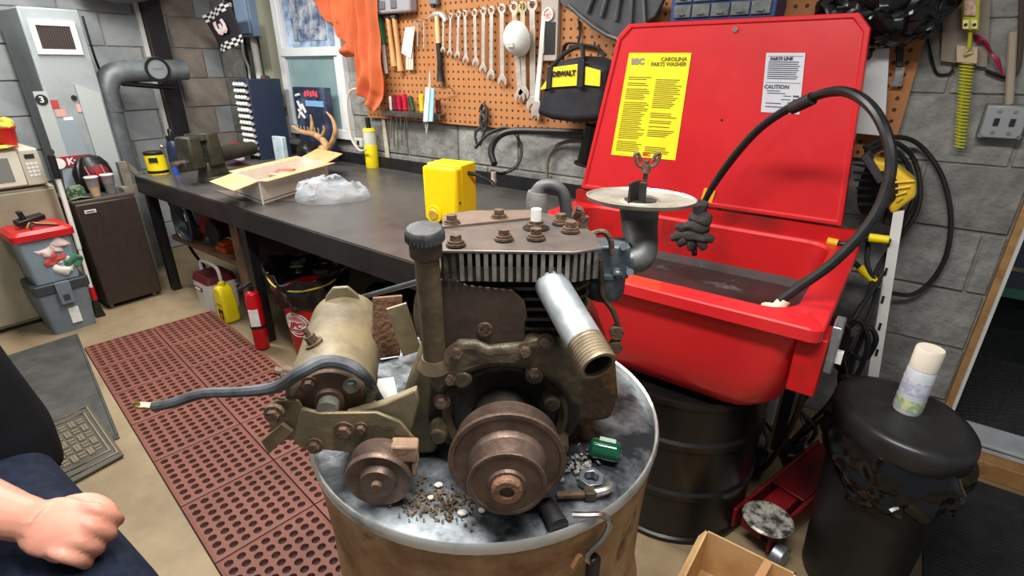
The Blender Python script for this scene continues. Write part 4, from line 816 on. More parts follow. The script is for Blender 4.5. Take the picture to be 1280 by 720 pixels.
# ---------------------------------------------------------------- wrenches
chrome = pm('satin_chrome', (220, 210, 198), (190, 180, 168), rough=.34, metal=.55, scale=20)
YT = YP-.028
def wrench(a, b, w_, lab):
    A, B = WY(*a, YT), WY(*b, YT); t = thing('combination_wrench', lab, 'wrench', B, 'wrenches on the pegboard')
    d = (B-A).normalized(); s_ = V((d.z, 0, -d.x)) ; L_ = (B-A).length
    MB().prism([(-w_*.48, w_*.8), (w_*.48, w_*.8), (w_*.56, L_-w_*1.2), (-w_*.56, L_-w_*1.2)], A+V((0, -.003, 0)), s_, d, .006).build('shaft', chrome, t, bevel=.0015)
    MB()._ring([(w_*.5, -.006), (w_*.95, -.006), (w_*.95, .006), (w_*.5, .006)], A, (0, 1, 0), 20).build('box_end', chrome, t)
    jw = [(-w_*.45, -w_*1.4), (w_*.45, -w_*1.4), (w_*1.15, -w_*.5), (w_*1.2, w_*.35), (w_*.75, w_*.85), (w_*.55, w_*.0), (0, -w_*.35), (-w_*.55, w_*.0), (-w_*.75, w_*.85), (-w_*1.2, w_*.35), (-w_*1.15, -w_*.5)]
    MB().prism(jw, B+V((0, -.004, 0)), s_, d, .008).build('open_end', chrome, t, bevel=.001)
    hk = thing('peg_hook', 'bent steel peg hook carrying the '+lab.split(' in the')[0].split(', ')[0].split(' steel')[0]+' wrench of the row', 'hook', A+V((0, .02, 0)), 'peg hooks')
    MB().tube([V((A.x, YP, A.z+w_*.45)), V((A.x, YT-.03, A.z+w_*.45)), V((A.x, YT-.042, A.z+w_*.45+.014))], .003, n=6).build('wire', steel, hk)
    return t
ords = ['smallest', 'second', 'third', 'fourth', 'fifth', 'sixth', 'seventh', 'eighth', 'ninth', 'tenth', 'eleventh', 'twelfth']
wl_ = [((555, 24), (555, 63), .010), ((564, 20), (563.5, 67), .011), ((574, 18), (573, 70), .012), ((582, 17), (583.5, 75), .013), ((594, 16), (596, 79), .014), ((605, 14), (605, 87), .015), ((615, 13), (615, 95), .016), ((628, 11), (629, 102), .018), ((643, 9), (651, 121), .020), ((654, 9), (656, 118), .020), ((666, 6), (667, 132), .023)]
for i, (a, b, w_) in enumerate(wl_): wrench(a, b, w_*1.45, ('%s steel wrench in the size-ordered row, counting from the hammer' % ords[i]) if i else 'smallest steel wrench in the row, next to the hammer')
A, B = WY(681, 20, YT), WY(671, 140, YT)
aw = thing('adjustable_wrench', 'pale chrome adjustable wrench hanging beside the dial caliper case', 'wrench', B, 'wrenches on the pegboard')
d = (B-A).normalized(); s_ = V((d.z, 0, -d.x)); L_ = (B-A).length
MB().prism([(-.012, 0), (.012, 0), (.016, L_-.05), (-.016, L_-.05)], A, s_, d, .012).build('handle', whitep, aw, bevel=.003); MB().prism([(-.02, -.06), (.016, -.06), (.03, -.01), (.024, .045), (.008, .02), (-.012, .02), (-.022, .05), (-.03, 0)], B, s_, d, .014).build('jaw', chrome, aw, bevel=.003)
# ---------------------------------------------------------------- other hanging tools
def px_slab(pts, Y, th): return MB().quad([WY(x, y, Y) for x, y in pts][::-1], th)
def hang(name, lab, cat, px, grp=None): return thing(name, lab, cat, WY(px[0], px[1], YT), grp)
t = hang('pruning_saw', 'knife with green handle and white blade beside the orange shirt', 'knife', (480, 92))
MB().tube([WY(471, 10, YT), WY(475, 30, YT), WY(477, 45, YT), WY(479, 55, YT)], [.012, .026, .026, .022], n=12).build('handle', pm('green_grip', (24, 110, 70), rough=.4), t); px_slab([(476, 55), (481, 55), (485, 92), (482, 92)], YT, .004).build('blade', whitep, t)
for i, (a, b) in enumerate([((485, 23), (493, 83)), ((493, 23), (501, 89))]):
    t = hang('hammer', 'wooden-handled hammer hanging %s' % ['beside the green knife', 'beside the white card'][i], 'hammer', b, 'hammers on the pegboard'); A, B = WY(*a, YT), WY(*b, YT)
    MB().tube([A, A.lerp(B, .5), B], [.017, .015, .022], n=12).build('handle', pm('hickory', (206, 156, 104), (186, 136, 84), rough=.5, scale=20), t)
    MB().cyl(A+V((-.024, 0, .008)), A+V((.024, 0, .008)), .017, n=14).build('head', pm('forged', (84, 82, 82), rough=.4, metal=.7), t)
t = hang('plastic_case', 'grey plastic tool case clipped above the hammers', 'case', (500, 14)); A, B = WY(470, -12, YT), WY(520, 15, YT)
MB().bb((A.x, YP-.075, B.z), (B.x, YP-.01, A.z)).build('shell', pm('case_grey', (150, 148, 156), rough=.5), t, bevel=.012)
for x in (.3, .6): MB().box((A.x+(B.x-A.x)*x, YP-.078, B.z+.045), (.05, .01, .045)).build('recess', pm('case_dark', (96, 96, 102), rough=.6), t, bevel=.004)
t = hang('gauge_card', 'white printed card with a bundle of paint sticks behind it', 'card', (512, 88))
px_slab([(507, 35), (519, 33), (514, 73), (502, 66)], YT-.012, .003).build('card', paper, t)
for i in range(3): px_slab([(508+3*i, 34), (510.5+3*i, 34), (511+3*i, 87), (508.5+3*i, 87)], YT, .006).build('stick', pm('stick_pale', (206, 200, 184), rough=.8), t)
for i, (a, b) in enumerate([((522, 28), (522, 58)), ((530, 26), (530, 60))]):
    t = hang('hex_key', 'thin steel hex key hanging %s' % ['beside the white card', 'beside the black-gripped hammer'][i], 'hex key', b, 'hex keys'); MB().tube([WY(a[0]-4, a[1], YT), WY(a[0], a[1], YT), WY(*b, YT)], .005, n=6, k=1).build('rod', chrome, t); MB().tube([V((WY(*a, YT).x, YP, WY(*a, YT).z+.008)), V((WY(*a, YT).x, YT-.02, WY(*a, YT).z+.008))], .003, n=6).build('peg', steel, t)
t = hang('claw_hammer', 'claw hammer with wooden neck and black rubber grip', 'hammer', (551, 102), 'hammers on the pegboard')
MB().tube([WY(546, 20, YT), WY(548, 55, YT)], .014, n=10, k=1).build('neck', pm('pale_wood', (222, 190, 140), rough=.6), t); MB().tube([WY(548, 54, YT), WY(550, 75, YT), WY(550, 90, YT), WY(551, 102, YT)], [.016, .018, .018, .026], n=12).build('grip', blackr, t)
MB().tube([WY(536, 22, YT), WY(544, 18, YT), WY(553, 19, YT), WY(558, 27, YT)], [.006, .016, .018, .018], n=10).build('head', chrome, t)
# dust mask
t = hang('dust_mask', 'white cup-shaped dust mask hanging over the wrenches', 'mask', (643, 68)); c = WY(643, 48, YT-.08)
MB().lathe([(.085, 0), (.080, .02), (.062, .045), (.035, .06), (0, .066)], c+V((0, .03, 0)), (-.1, -1, -.25), 28).build('cup', pm('mask_white', (228, 230, 224), (206, 206, 200), rough=.85, scale=8), t)
MB().box(c+V((-.005, -.03, -.03)), (.04, .012, .02), (.3, 0, .1)).build('valve', whitep, t)
for dx in (-.05, .05): MB().tube([c+V((dx, .02, .05)), c+V((dx*.5, .035, .10)), V((c.x+.0, YT-.01, WY(643, 3, YT).z))], .003, n=6).build('strap', pm('strap_yellow', (216, 200, 90), rough=.7), t)
# caliper case
t = hang('caliper_case', 'long grey dial caliper case with round gauge window', 'case', (688, 75)); A, B = WY(677, -6, YT), WY(696, 76, YT)
MB().bb((A.x, YP-.03, B.z), (B.x, YP-.004, A.z)).build('tray', pm('caliper_grey', (170, 160, 150), rough=.45), t, bevel=.003)
c = WY(686, 18, YP-.032); MB()._ring([(.024, 0), (.031, 0), (.031, .01), (.024, .01)], c, (0, -1, 0), 22).build('dial_ring', whitep, t); MB().cyl(c, c+V((0, -.006, 0)), .024, n=22).build('dial_face', pm('dial', (180, 90, 70), (220, 216, 210), rough=.4, scale=70), t)
MB().bb((A.x+.012, YP-.034, B.z+.03), (B.x-.012, YP-.029, c.z-.035)).build('slot', ink, t); MB().bb((A.x+.02, YP-.038, B.z+.035), (A.x+.028, YP-.033, c.z-.05)).build('beam', chrome, t)
# lower rack: screwdrivers
rk = hang('screwdriver_rack', 'thin steel screwdriver rack at the foot of the pegboard', 'rack', (515, 150)); A, B = WY(480, 138, YP-.04), WY(552, 138, YP-.04)
MB().bb((A.x, YP-.06, A.z-.004), (B.x, YP, A.z+.002)).build('shelf', steel, rk); MB().bb((A.x, YP-.062, A.z-.03), (B.x, YP-.058, A.z+.004)).build('lip', steel, rk)
RZ = A.z
for i, (x, h_, r_, colr, tip, lab) in enumerate([(489, .09, .011, (216, 214, 208), 172, 'white-handled screwdriver at the end of the rack'), (495, .10, .018, (120, 22, 44), 184, 'dark red screwdriver in the rack'), (500, .10, .018, (170, 24, 54), 182, 'crimson screwdriver beside the dark red one'), (507, .11, .018, (190, 28, 60), 172, 'bright red screwdriver next to the green one'), (517, .10, .017, (36, 70, 48), 150, 'green and white screwdriver tilted in the rack'), (528, .11, .018, (226, 190, 40), 160, 'yellow-handled screwdriver beside the blue face mask'), (548, .08, .016, (96, 40, 36), 150, 'brown-handled screwdriver beside the blue face mask')]):
    c = WY(x, 138, YP-.04); t = thing('screwdriver', lab, 'screwdriver', (c.x, c.y, RZ), 'screwdrivers in the rack')
    tl = .25 if i == 4 else 0; tp = V((c.x-tl*h_*1.2, c.y, RZ+h_))
    MB().lathe([(.5*r_, 0), (r_, .012), (r_*.85, h_*.3), (r_, h_*.6), (r_*.95, h_*.92), (r_*.5, h_), (0, h_)], (c.x, c.y, RZ+.003), (tp-V((c.x, c.y, RZ))), 14).build('handle', pm('sd%d' % i, colr, rough=.3), t)
    MB().cyl((c.x, c.y, RZ+.003), WY(x+(3 if i else 0), tip, YP-.04), .004, n=8).build('shank', steel, t)
for i, (x, y1) in enumerate([(485, 184), (491, 183), (505, 170)]):
    c = WY(x, 136, YP-.025); t = thing('punch_rod', 'thin steel punch hanging in the rack %s' % ['by the paint stirrer', 'by the white screwdriver', 'by the bright red screwdriver'][i], 'punch', c, 'punches in the rack'); MB().cyl(c, WY(x+2, y1, YP-.025), .004, n=8).build('rod', pm('rod_dull', (120, 116, 110), rough=.4, metal=.7), t); MB().cyl(c, c+V((0, 0, .012)), .008, n=8).build('cap', steel, t)
tag(px_slab([(477, 138), (480, 138), (488, 201), (483, 202)], YB-.015, .006).build('paint_stirrer', pm('stirrer', (196, 190, 174), (170, 160, 140), rough=.8, scale=12)), 'long pale wooden paint stirrer leaning below the pegboard', 'stick')
t = hang('face_mask', 'folded pale blue surgical face mask hanging by its loops', 'mask', (538, 155)); A = WY(538, 108, YP-.08)
qm = [WY(x, y, YP-.085) for x, y in ((533, 109), (544, 111), (542, 152), (530, 152))]
MB().quad(qm[::-1], .010).build('blue_face', pm('mask_blue', (142, 190, 216), (170, 206, 226), rough=.85, scale=8), t, bevel=.003)
qm = [WY(x, y, YP-.097) for x, y in ((533, 109), (538, 110), (535, 152), (530, 152))]; MB().quad(qm[::-1], .005).build('white_edge', paper, t)
MB().tube([WY(536, 110, YP-.085), WY(537, 88, YP-.05), WY(538, 110, YP-.085)], .002, n=6, k=3).tube([WY(532, 152, YP-.085), WY(533, 167, YP-.085), WY(535, 152, YP-.085)], .002, n=6, k=3).build('ear_loop', paper, t)
hk = hang('bracket_hook', 'long bent wire hook above the face mask', 'hook', (545, 110)); MB().tube([V((WY(565, 112, YP).x, YP, WY(565, 112, YP).z)), WY(563, 110, YP-.05), WY(548, 109, YP-.07), WY(538, 108, YP-.075)], .003, n=6).build('wire', steel, hk)
t = hang('pliers', 'dark locking pliers hanging at the pegboard edge', 'pliers', (602, 185)); 
for s_ in (-1, 1): MB().tube([WY(603+s_*2, 138, YT), WY(604-s_*3, 152, YT), WY(600+s_*5, 165, YT), WY(598+s_*2, 182, YT)], [.010, .012, .010, .006], n=8).build('arm', pm('plier_dark', (60, 58, 60), (96, 94, 94), rough=.4, metal=.6, scale=30), t)
MB().tube([WY(600, 140, YT), WY(604, 130, YT), WY(609, 140, YT), WY(607, 158, YT)], .009, n=8).build('jaws', _M['plier_dark'], t); MB().tube([WY(597, 160, YT), WY(596, 172, YT), WY(604, 168, YT), WY(608, 150, YT)], .004, n=6).build('wire_loop', pm('wire_grey', (130, 130, 130), rough=.4, metal=.5), t)
t = hang('small_clamp', 'small grey spring clamp at the top of the pegboard', 'clamp', (543, 4)); c = WY(543, 0, YT); MB().box(c, (.06, .03, .05)).build('body', pm('clamp_grey', (120, 126, 136), rough=.4, metal=.4), t, bevel=.006); MB().box(c+V((0, -.01, -.03)), (.02, .02, .02)).build('tip', ink, t)
# wire rack + tool bag + torch below
t = hang('wire_basket', 'black wire basket rack carrying the yellow and black tool bag', 'rack', (730, 80))
rkp = [(704, 75), (707, 58), (716, 54), (748, 60), (756, 76)]
for dy in (0, .014): MB().tube([WY(x, y, YP-.02)+V((0, -dy, 0)) for x, y in rkp], .006, n=6).build('wire', black_m, t)
MB().tube([WY(722, 57, YP-.02), WY(725, 42, YP-.015), WY(724, 26, YP-.01)], .006, n=6).build('upright', black_m, t); MB().tube([WY(744, 59, YP-.02), WY(743, 52, YP-.02)], .004, n=6).build('peg', black_m, t)
tb = hang('tool_bag', 'black and yellow canvas tool bag on the wire rack', 'bag', (720, 150)); YBG = YP-.24
bm_ = pm('bag_black', (26, 27, 32), (38, 39, 46), rough=.8, scale=10, bump=.1); ym = pm('bag_yellow', (240, 214, 40), rough=.7)
P = lambda x, y, Y=YBG: WY(x, y, Y)
side = [(672, 142), (678, 118), (690, 86), (702, 76), (730, 70), (764, 84), (762, 118), (757, 150), (720, 153), (690, 149)]
qf = [WY(x, y, YBG) for x, y in side]; n = len(qf); cen = sum(qf, V())/n
mb = MB(); bk = [WY(x, y, YBG)+V((0, .2, .0)) for x, y in side]; mid = [cen+(p-cen)*1.0 for p in qf]; fr2 = [cen+(p-cen)*.88+V((0, -.03, 0)) for p in qf]
mb.add(fr2+mid+bk, [tuple(range(n))]+[(i, (i+1) % n, n+(i+1) % n, n+i) for i in range(n)]+[(n+i, n+(i+1) % n, 2*n+(i+1) % n, 2*n+i) for i in range(n)]+[tuple(2*n+i for i in range(n))])
mb.build('bag_body', bm_, tb, bevel=.015, bseg=3)
def bagp(pts, m, nm, dy=-.034): return MB().quad([cen+(WY(x, y, YBG)-cen)+V((0, dy, 0)) for x, y in pts][::-1], .006).build(nm, m, tb, bevel=.002)
bagp([(697, 84), (728, 80), (727, 107), (695, 109)], ym, 'yellow_panel'); bagp([(737, 83), (756, 88), (755, 108), (736, 106)], ym, 'yellow_panel'); bagp([(681, 111), (691, 97), (690, 110), (683, 112)], ym, 'yellow_panel')
bagp([(729, 72), (737, 73), (735, 109), (727, 109)], bm_, 'webbing_strap', -.042); bagp([(691, 84), (697, 82), (695, 111), (689, 111)], bm_, 'webbing_strap', -.042)
text('DEWALT', WY(711, 92, YBG)+V((0, -.044, 0)), (1, 0, .06), (0, 0, 1), .030, ink, tb, bold=.0015, squash=1.0)
MB().tube([WY(694, 84, YBG)+V((0, -.03, 0)), WY(704, 66, YBG)+V((0, .02, 0)), WY(722, 58, YBG)+V((0, .03, 0)), WY(733, 74, YBG)+V((0, -.03, 0))], .010, n=8).build('carry_handle', bm_, tb)
t = hang('vacuum_nozzle', 'shiny black cylindrical vacuum nozzle below the tool bag', 'nozzle', (738, 205)); a, b = WY(744, 157, 2.33), WY(736, 206, 2.33)
MB().cyl(b, a, .062, .05, n=24).build('tube', black_g, t); MB()._ring([(.058, 0), (.075, 0), (.075, .008), (.058, .008)], b, (a-b), 28).build('flange', black_m, t)
# black wheel-well tray
tr_ = hang('drip_tray', 'ribbed black plastic drip tray hanging tilted above the tool bag', 'tray', (770, 45)); qd = [WY(x, y, YP-.12) for x, y in ((712, 6), (760, -34), (836, -6), (822, 22), (775, 50))]
MB().quad(qd[::-1], .03).build('tray_panel', pm('tray_grey', (58, 60, 64), (76, 78, 80), rough=.35, scale=6), tr_, bevel=.006)
for i in range(5):
    a = WY(748+i*14, -20+i*5, YP-.158); b = WY(742+i*18-8, 20+i*5-4, YP-.158); MB().tube([a, b], .011, n=8, k=1).build('rib', _M['tray_grey'], tr_)
MB().tube([WY(711, 7, YP-.15), WY(740, 32, YP-.15), WY(774, 50, YP-.15), WY(800, 38, YP-.15)], .010, n=8, k=2).build('edge_bead', _M['tray_grey'], tr_)
MB().cyl(WY(709, -2, YP-.002), WY(709, -2, YP-.03), .035, n=20).build('wall_knob', pm('knob_grey', (110, 106, 104), rough=.5), tr_)
# blue drawer organiser on a shelf
og = hang('drawer_organizer', 'blue small-parts drawer organiser above the washer lid', 'organizer', (905, 20)); A, B = WY(845, -60, YP-.16), WY(968, 21, YP-.16); bl = pm('org_blue', (44, 70, 130), (38, 60, 112), rough=.45, scale=5)
MB().bb((A.x, YP-.15, B.z), (B.x, YP-.003, A.z)).build('case', bl, og, bevel=.004)
for r_ in range(4):
    for k in range(5):
        wd = (B.x-A.x-.03)/5; x = A.x+.015+k*wd; z = B.z+.012+r_*.055
        d_ = MB().bb((x+.003, YP-.162, z), (x+wd-.003, YP-.15, z+.046)).build('drawer', pm('drawer_smoke', (116, 120, 116), (92, 96, 94), rough=.25, scale=20), og, bevel=.003); MB().box((x+wd/2, YP-.166, z+.012), (.025, .010, .006)).build('pull', _M['drawer_smoke'], d_)
tag(MB().bb((A.x-.02, YP-.19, B.z-.018), (B.x+.02, YP, B.z-.001)).build('organizer_shelf', black_m, bevel=.002), 'thin black shelf under the blue drawer organiser', 'shelf')
# ================================================================== things on the bench
# bench vise
vm = pm('vise_olive', (46, 45, 38), (66, 64, 52), rough=.45, metal=.25, scale=10, bump=.15)
va, vb = V((-3.42, 1.30, .99)), V((-3.62, 1.86, .99)); ax = (vb-va).normalized(); sd = V((ax.y, -ax.x, 0)); VC = va.lerp(vb, .38); rzv = math.atan2(ax.y, ax.x)
vs = thing('bench_vise', 'heavy dark olive bench vise bolted to the bench corner', 'vise', (VC.x, VC.y, BZ))
MB().cyl((VC.x, VC.y, BZ), (VC.x, VC.y, BZ+.035), .10, .09, n=24).build('swivel_base', vm, vs, bevel=.004)
MB().box((VC.x, VC.y, BZ+.075), (.17, .10, .10), (0, 0, rzv), .8).build('pedestal', vm, vs, bevel=.015)
MB().cyl(VC+ax*.04+V((0, 0, .0)), vb, .052, .044, n=24).build('barrel', vm, vs, bevel=.005)
MB().box(VC+ax*.0+V((0, 0, .042)), (.11, .13, .20), (0, 0, rzv), .85).build('fixed_jaw', vm, vs, bevel=.014)
MB().box(VC-ax*.135+V((0, 0, .038)), (.10, .13, .19), (0, 0, rzv), .85).build('sliding_jaw', vm, vs, bevel=.014)
MB().box(VC-ax*.09+V((0, 0, -.03)), (.26, .07, .06), (0, 0, rzv)).build('slide', vm, vs, bevel=.008)
for k in (-.055, -.085): MB().box(VC+ax*k+V((0, 0, .122)), (.012, .13, .034), (0, 0, rzv)).build('jaw_plate', pm('jaw_steel', (96, 94, 90), rough=.4, metal=.6), vs)
MB().cyl(VC-ax*.18+V((0, 0, -.01)), VC-ax*.27+V((0, 0, -.01)), .016, n=14).build('screw', steel, vs)
h0 = VC-ax*.262+V((0, 0, -.01)); MB().cyl(h0+V((-.02, -.03, .10)), h0+V((.015, .0, -.20)), .008, n=10).ell(h0+V((-.02, -.03, .10)), .013).ell(h0+V((.015, 0, -.20)), .013).build('handle_bar', steel, vs)
# yellow tin, blue bottle
p = WZ(190, 214, BZ); p.x += .10; yt = thing('chemical_tin', 'yellow tin with a black lid behind the vise', 'tin', (p.x, p.y, BZ))
p = V((-4.0, 1.385, BZ)); yt.location = p; TM[yt.name] = Matrix.Translation(p)
MB().cyl(p, p+V((0, 0, .13)), .06, n=24).build('can', yelp, yt, bevel=.003); MB().cyl(p+V((0, 0, .13)), p+V((0, 0, .15)), .062, n=24).build('lid', black_m, yt, bevel=.003); MB()._ring([(.06, .012), (.0615, .012), (.0615, .03), (.06, .03)], p, (0, 0, 1), 24).build('label_band', black_m, yt)
MB().box(p+V((.052, -.033, .10)), (.005, .05, .03), (0, 0, -.55)).build('label_patch', ink, yt)
p = V((-3.97, 1.50, BZ)); bo = thing('water_bottle', 'dark navy insulated water bottle with a loop cap', 'bottle', p); nv = pm('navy_bottle', (28, 38, 62), rough=.35)
MB().lathe([(.042, 0), (.044, .01), (.044, .17), (.036, .20), (.03, .21), (0, .21)], p, n=24).build('bottle', nv, bo); MB().cyl(p+V((0, 0, .21)), p+V((0, 0, .24)), .032, n=20).build('cap', black_m, bo); MB().tube([p+V((-.02, 0, .24)), p+V((-.018, 0, .275)), p+V((.018, 0, .275)), p+V((.02, 0, .24))], .007, n=8).build('loop', black_m, bo)
tag(MB().cyl((-3.88, 1.44, BZ), (-3.88, 1.44, BZ+.05), .022, n=16).cyl((-3.88, 1.44, BZ+.05), (-3.88, 1.44, BZ+.058), .019, n=16).build('blue_cap', pm('bright_blue', (40, 80, 190), rough=.4)), 'bright blue plastic bottle cap in front of the water bottle', 'cap')
# bolt-bin tower
tw = thing('bolt_bin', 'tall navy bolt-bin cabinet of small white-tipped bins under the electrical panel', 'bin cabinet', (-4.07, 2.2, BZ)); nb = pm('navy_steel', (44, 54, 76), rough=.45)
MB().bb((-4.16, 2.10, BZ), (-3.99, 2.36, 1.42)).build('case', nb, tw, bevel=.004)
wb_ = MB(); db = MB()
for r_ in range(12):
    z = BZ+.03+r_*.045
    db.bb((-4.158, 2.088, z-.008), (-3.992, 2.10, z+.004))
    for k in range(4): wb_.box((-4.137+k*.041, 2.084, z+.016), (.031, .03, .022), (-.5, .25, 0))
stuff(wb_.build('bin_fronts', whitep, tw)); stuff(db.build('bin_shadow_strips', black_m, tw))  # black strips stand in for the shade under each bin row
tag(MB().ell((-3.93, 1.86, BZ+.058), (.10, .08, .035)).jitter(.04, 14).build('shop_rag', pm('rag_pink', (206, 186, 200), (170, 150, 170), rough=.95, scale=12), sub=1), 'crumpled pale pink shop rag beside the bolt-bin cabinet', 'rag')
tag(MB().ell((-4.15, 2.00, BZ+.07), (.10, .07, .05)).jitter(.04, 18, 4).build('red_rag', pm('rag_red', (150, 30, 46), (110, 20, 34), rough=.9, scale=9), sub=1), 'bunched dark red rag behind the vise', 'rag')
# blue product box, spray bag, antlers
c = V((-3.6, 2.36, BZ)); pbx = thing('product_box', 'dark blue carton with red lettering and a white figure propped at the window', 'box', c)
P0 = [WY(366, 115, 2.36), WY(404, 110, 2.36)]; xz = P0[0].x, P0[1].x, P0[1].z
MB().bb((xz[0], 2.36, BZ), (xz[1], 2.42, xz[2])).build('carton', pm('carton_blue', (34, 42, 66), (96, 110, 140), rough=.5, scale=5, lo=.5, hi=.75), pbx, bevel=.003)
rl = MB()
for i in range(5): rl.box(((xz[0]+xz[1])/2-.03+i*.034, 2.356, xz[2]-.045+.006*(i % 2)), (.024, .004, .040), (0, .2-.1*i, 0))
rl.build('red_title_print', pm('pinkred', (214, 80, 96), rough=.5), pbx)
MB().bb((xz[0]+.15, 2.356, xz[2]-.13), (xz[1]-.02, 2.36, xz[2]-.09)).build('blue_strip', pm('sky_strip', (120, 170, 214), rough=.5), pbx)
fg_ = MB()
for a, b in (((.04, -.06), (.09, -.05)), ((.05, -.10), (.09, -.16)), ((.09, -.15), (.04, -.22)), ((.05, -.16), (.12, -.22)), ((.10, -.12), (.14, -.18))): fg_.tube([(xz[0]+a[0], 2.356, xz[2]+a[1]), (xz[0]+b[0], 2.356, xz[2]+b[1])], .010, n=6, k=1)
fg_.build('white_figure', paper, pbx)
for i in range(6): MB().box((xz[0]+.04+i*.045, 2.357, xz[2]-.30), (.008, .004, .04)).build('print_mark', pm('mark_tan', (200, 170, 120), rough=.6), pbx)
an = thing('deer_antlers', 'pair of tan deer antlers lying below the window', 'antlers', (-3.3, 2.28, BZ)); am = pm('antler', (196, 158, 112), (150, 112, 74), rough=.55, scale=20)
AY = 2.24
for nm, pts, rr in (('beam', [(366, 158), (378, 165), (392, 168), (404, 176), (410, 188)], [.010, .018, .02, .024, .026]), ('tine', [(389, 166), (390, 155), (388, 143)], [.016, .012, .005]), ('tine', [(400, 174), (405, 164), (404, 157)], [.014, .010, .004]), ('beam', [(405, 190), (414, 180), (419, 165), (416, 150), (408, 140)], [.024, .02, .016, .012, .005])):
    MB().tube([WY(x, y, AY) for x, y in pts], rr, n=10).build(nm, am, an)
MB().ell(WY(405, 186, AY), (.05, .04, .03)).build('skull_plate', am, an)
tag(MB().ell((-3.52, 2.2, BZ+.09), (.12, .08, .07)).jitter(.05, 12, 3).build('black_pouch', black_m, sub=1), 'dark lumpy tool pouch under the antlers', 'pouch')
tag(MB().bb((-3.83, 2.12, BZ), (-3.70, 2.16, BZ+.19)).jitter(.004, 20).build('bubble_envelope', pm('pale_blue_card', (160, 186, 196), (200, 212, 214), rough=.6, scale=14), bevel=.006), 'pale blue-grey packet standing beside the bolt-bin cabinet', 'packet')
# yellow torch on the bench, cord
c = WZ(466, 209, BZ); tc = thing('flashlight', 'bright yellow flashlight with clear head standing on the bench', 'flashlight', c)
MB().lathe([(.044, 0), (.046, .01), (.046, .15), (.043, .16), (0, .16)], c, n=22).build('body', yelp, tc); MB().lathe([(.043, .16), (.044, .17), (.044, .245), (.038, .25), (0, .25)], c, n=22).build('lens', pm('milky', (206, 206, 190), rough=.3), tc); MB().cyl(c+V((0, 0, .25)), c+V((0, 0, .27)), .047, .038, n=22).build('collar', yelp, tc); MB().cyl(c+V((0, 0, .27)), c+V((-.005, 0, .34)), .017, n=12).build('handle', black_m, tc)
tag(MB().tube([WY(452, 112, 2.4), WY(440, 112, 2.4), WY(434, 125, 2.4), WY(435, 150, 2.38), WY(440, 175, 2.36), WY(450, 188, 2.34), WY(458, 186, 2.34)], .007, n=8).build('light_cord', pm('ivory_cord', (208, 202, 184), rough=.5)), 'ivory electrical cord looping down beside the window', 'cord')
ol = thing('wall_outlet', 'small ivory outlet box low beside the window', 'outlet', WY(450, 178, 2.45)); c = WY(449, 178, 2.44); MB().box(c, (.09, .03, .06)).build('box', whitep, ol, bevel=.004); MB().box(c+V((.01, -.018, 0)), (.02, .008, .03)).build('plug', black_m, ol)
# cardboard box
A, B, Cc = WZ(298, 244, BZ), WZ(329, 256, BZ), WZ(412, 229, BZ); D_ = A+Cc-B; hB = .125
cb_ = thing('cardboard_carton', 'open white-printed cardboard carton with raised flaps on the bench', 'carton', (A+Cc)/2)
cw = pm('carton_white', (226, 218, 208), (208, 198, 186), rough=.7, scale=6); up = V((0, 0, hB))
for nm, a, b in (('side_wall', A, B), ('side_wall', B, Cc), ('side_wall', Cc, D_), ('side_wall', D_, A)):
    MB().quad([a, b, b+up, a+up], -.004).build(nm, cw, cb_)
    e = (b-a); MB().quad([a+up*.12+e*.02, b+up*.12-e*.02, b+up*.16-e*.02, a+up*.16+e*.02], .001).build('print_line', pm('red_brown_ink', (120, 80, 80), rough=.6), cb_)
MB().quad([A, B, Cc, D_], .004).build('bottom', card, cb_)
def flap(a, b, out, drop): 
    o_ = V(out); MB().quad([a+up, b+up, b+up+o_+V((0, 0, drop)), a+up+o_+V((0, 0, drop))], .004).build('flap', card, cb_)
e1 = (B-A).normalized(); e2 = (Cc-B).normalized()
flap(A, B, -e2*.17, -.015); flap(B, Cc, e1*.10, .012); flap(Cc, D_, e2*.17, .03); flap(D_, A, -e1*.07, .0)
mc = (A+Cc)/2
tag(MB().box(mc+V((.02, 0, .055)), (.16, .10, .08), (0, 0, .4)).build('brake_part_box', pm('beige_print', (176, 160, 136), (120, 96, 84), rough=.7, scale=16), bevel=.004), 'small printed box inside the open carton', 'box')
tag(MB().box(mc+V((-.06, .05, .056)), (.10, .06, .09), (0, 0, .7)).build('parts_carton', pm('redbox', (190, 96, 76), rough=.7), bevel=.004), 'red-orange box inside the open carton', 'box')
# flat card under carton
tag(MB().quad([WZ(268, 238, BZ+.001), WZ(300, 250, BZ+.001), WZ(368, 252, BZ+.001), WZ(372, 243, BZ+.001)], .003).build('flat_card', pm('grey_card', (96, 84, 80), rough=.7)), 'flat brown-grey card lying under the carton edge', 'card')
# crumpled plastic bag
c = WZ(405, 250, BZ); 
def bagf(s, t):
    a = 2*PI*s; p = t*PI/2; w1 = .20*math.cos(p)*(1+.28*math.cos(a-.5)); w2 = .12*math.cos(p)
    q = V((w1*math.cos(a), w2*math.sin(a), .115*math.sin(p)**.8))
    nv_ = noise.noise_vector(q*16)*.04+noise.noise_vector(q*45)*.016
    q += nv_*(math.sin(p)*.9+.12); q.z = max(q.z, .002); r2 = Matrix.Rotation(.75, 3, 'Z')@q
    return V((c.x, c.y, BZ))+r2
bgm = pm('poly_bag', (206, 214, 222), (238, 242, 246), rough=.18, trans=.35, scale=12, alpha=.5, ior=1.2)
tag(MB().grid(56, 22, bagf, cx=True).build('plastic_bag', bgm, ang=25), 'crumpled clear plastic bag on the bench beside the carton', 'plastic bag')
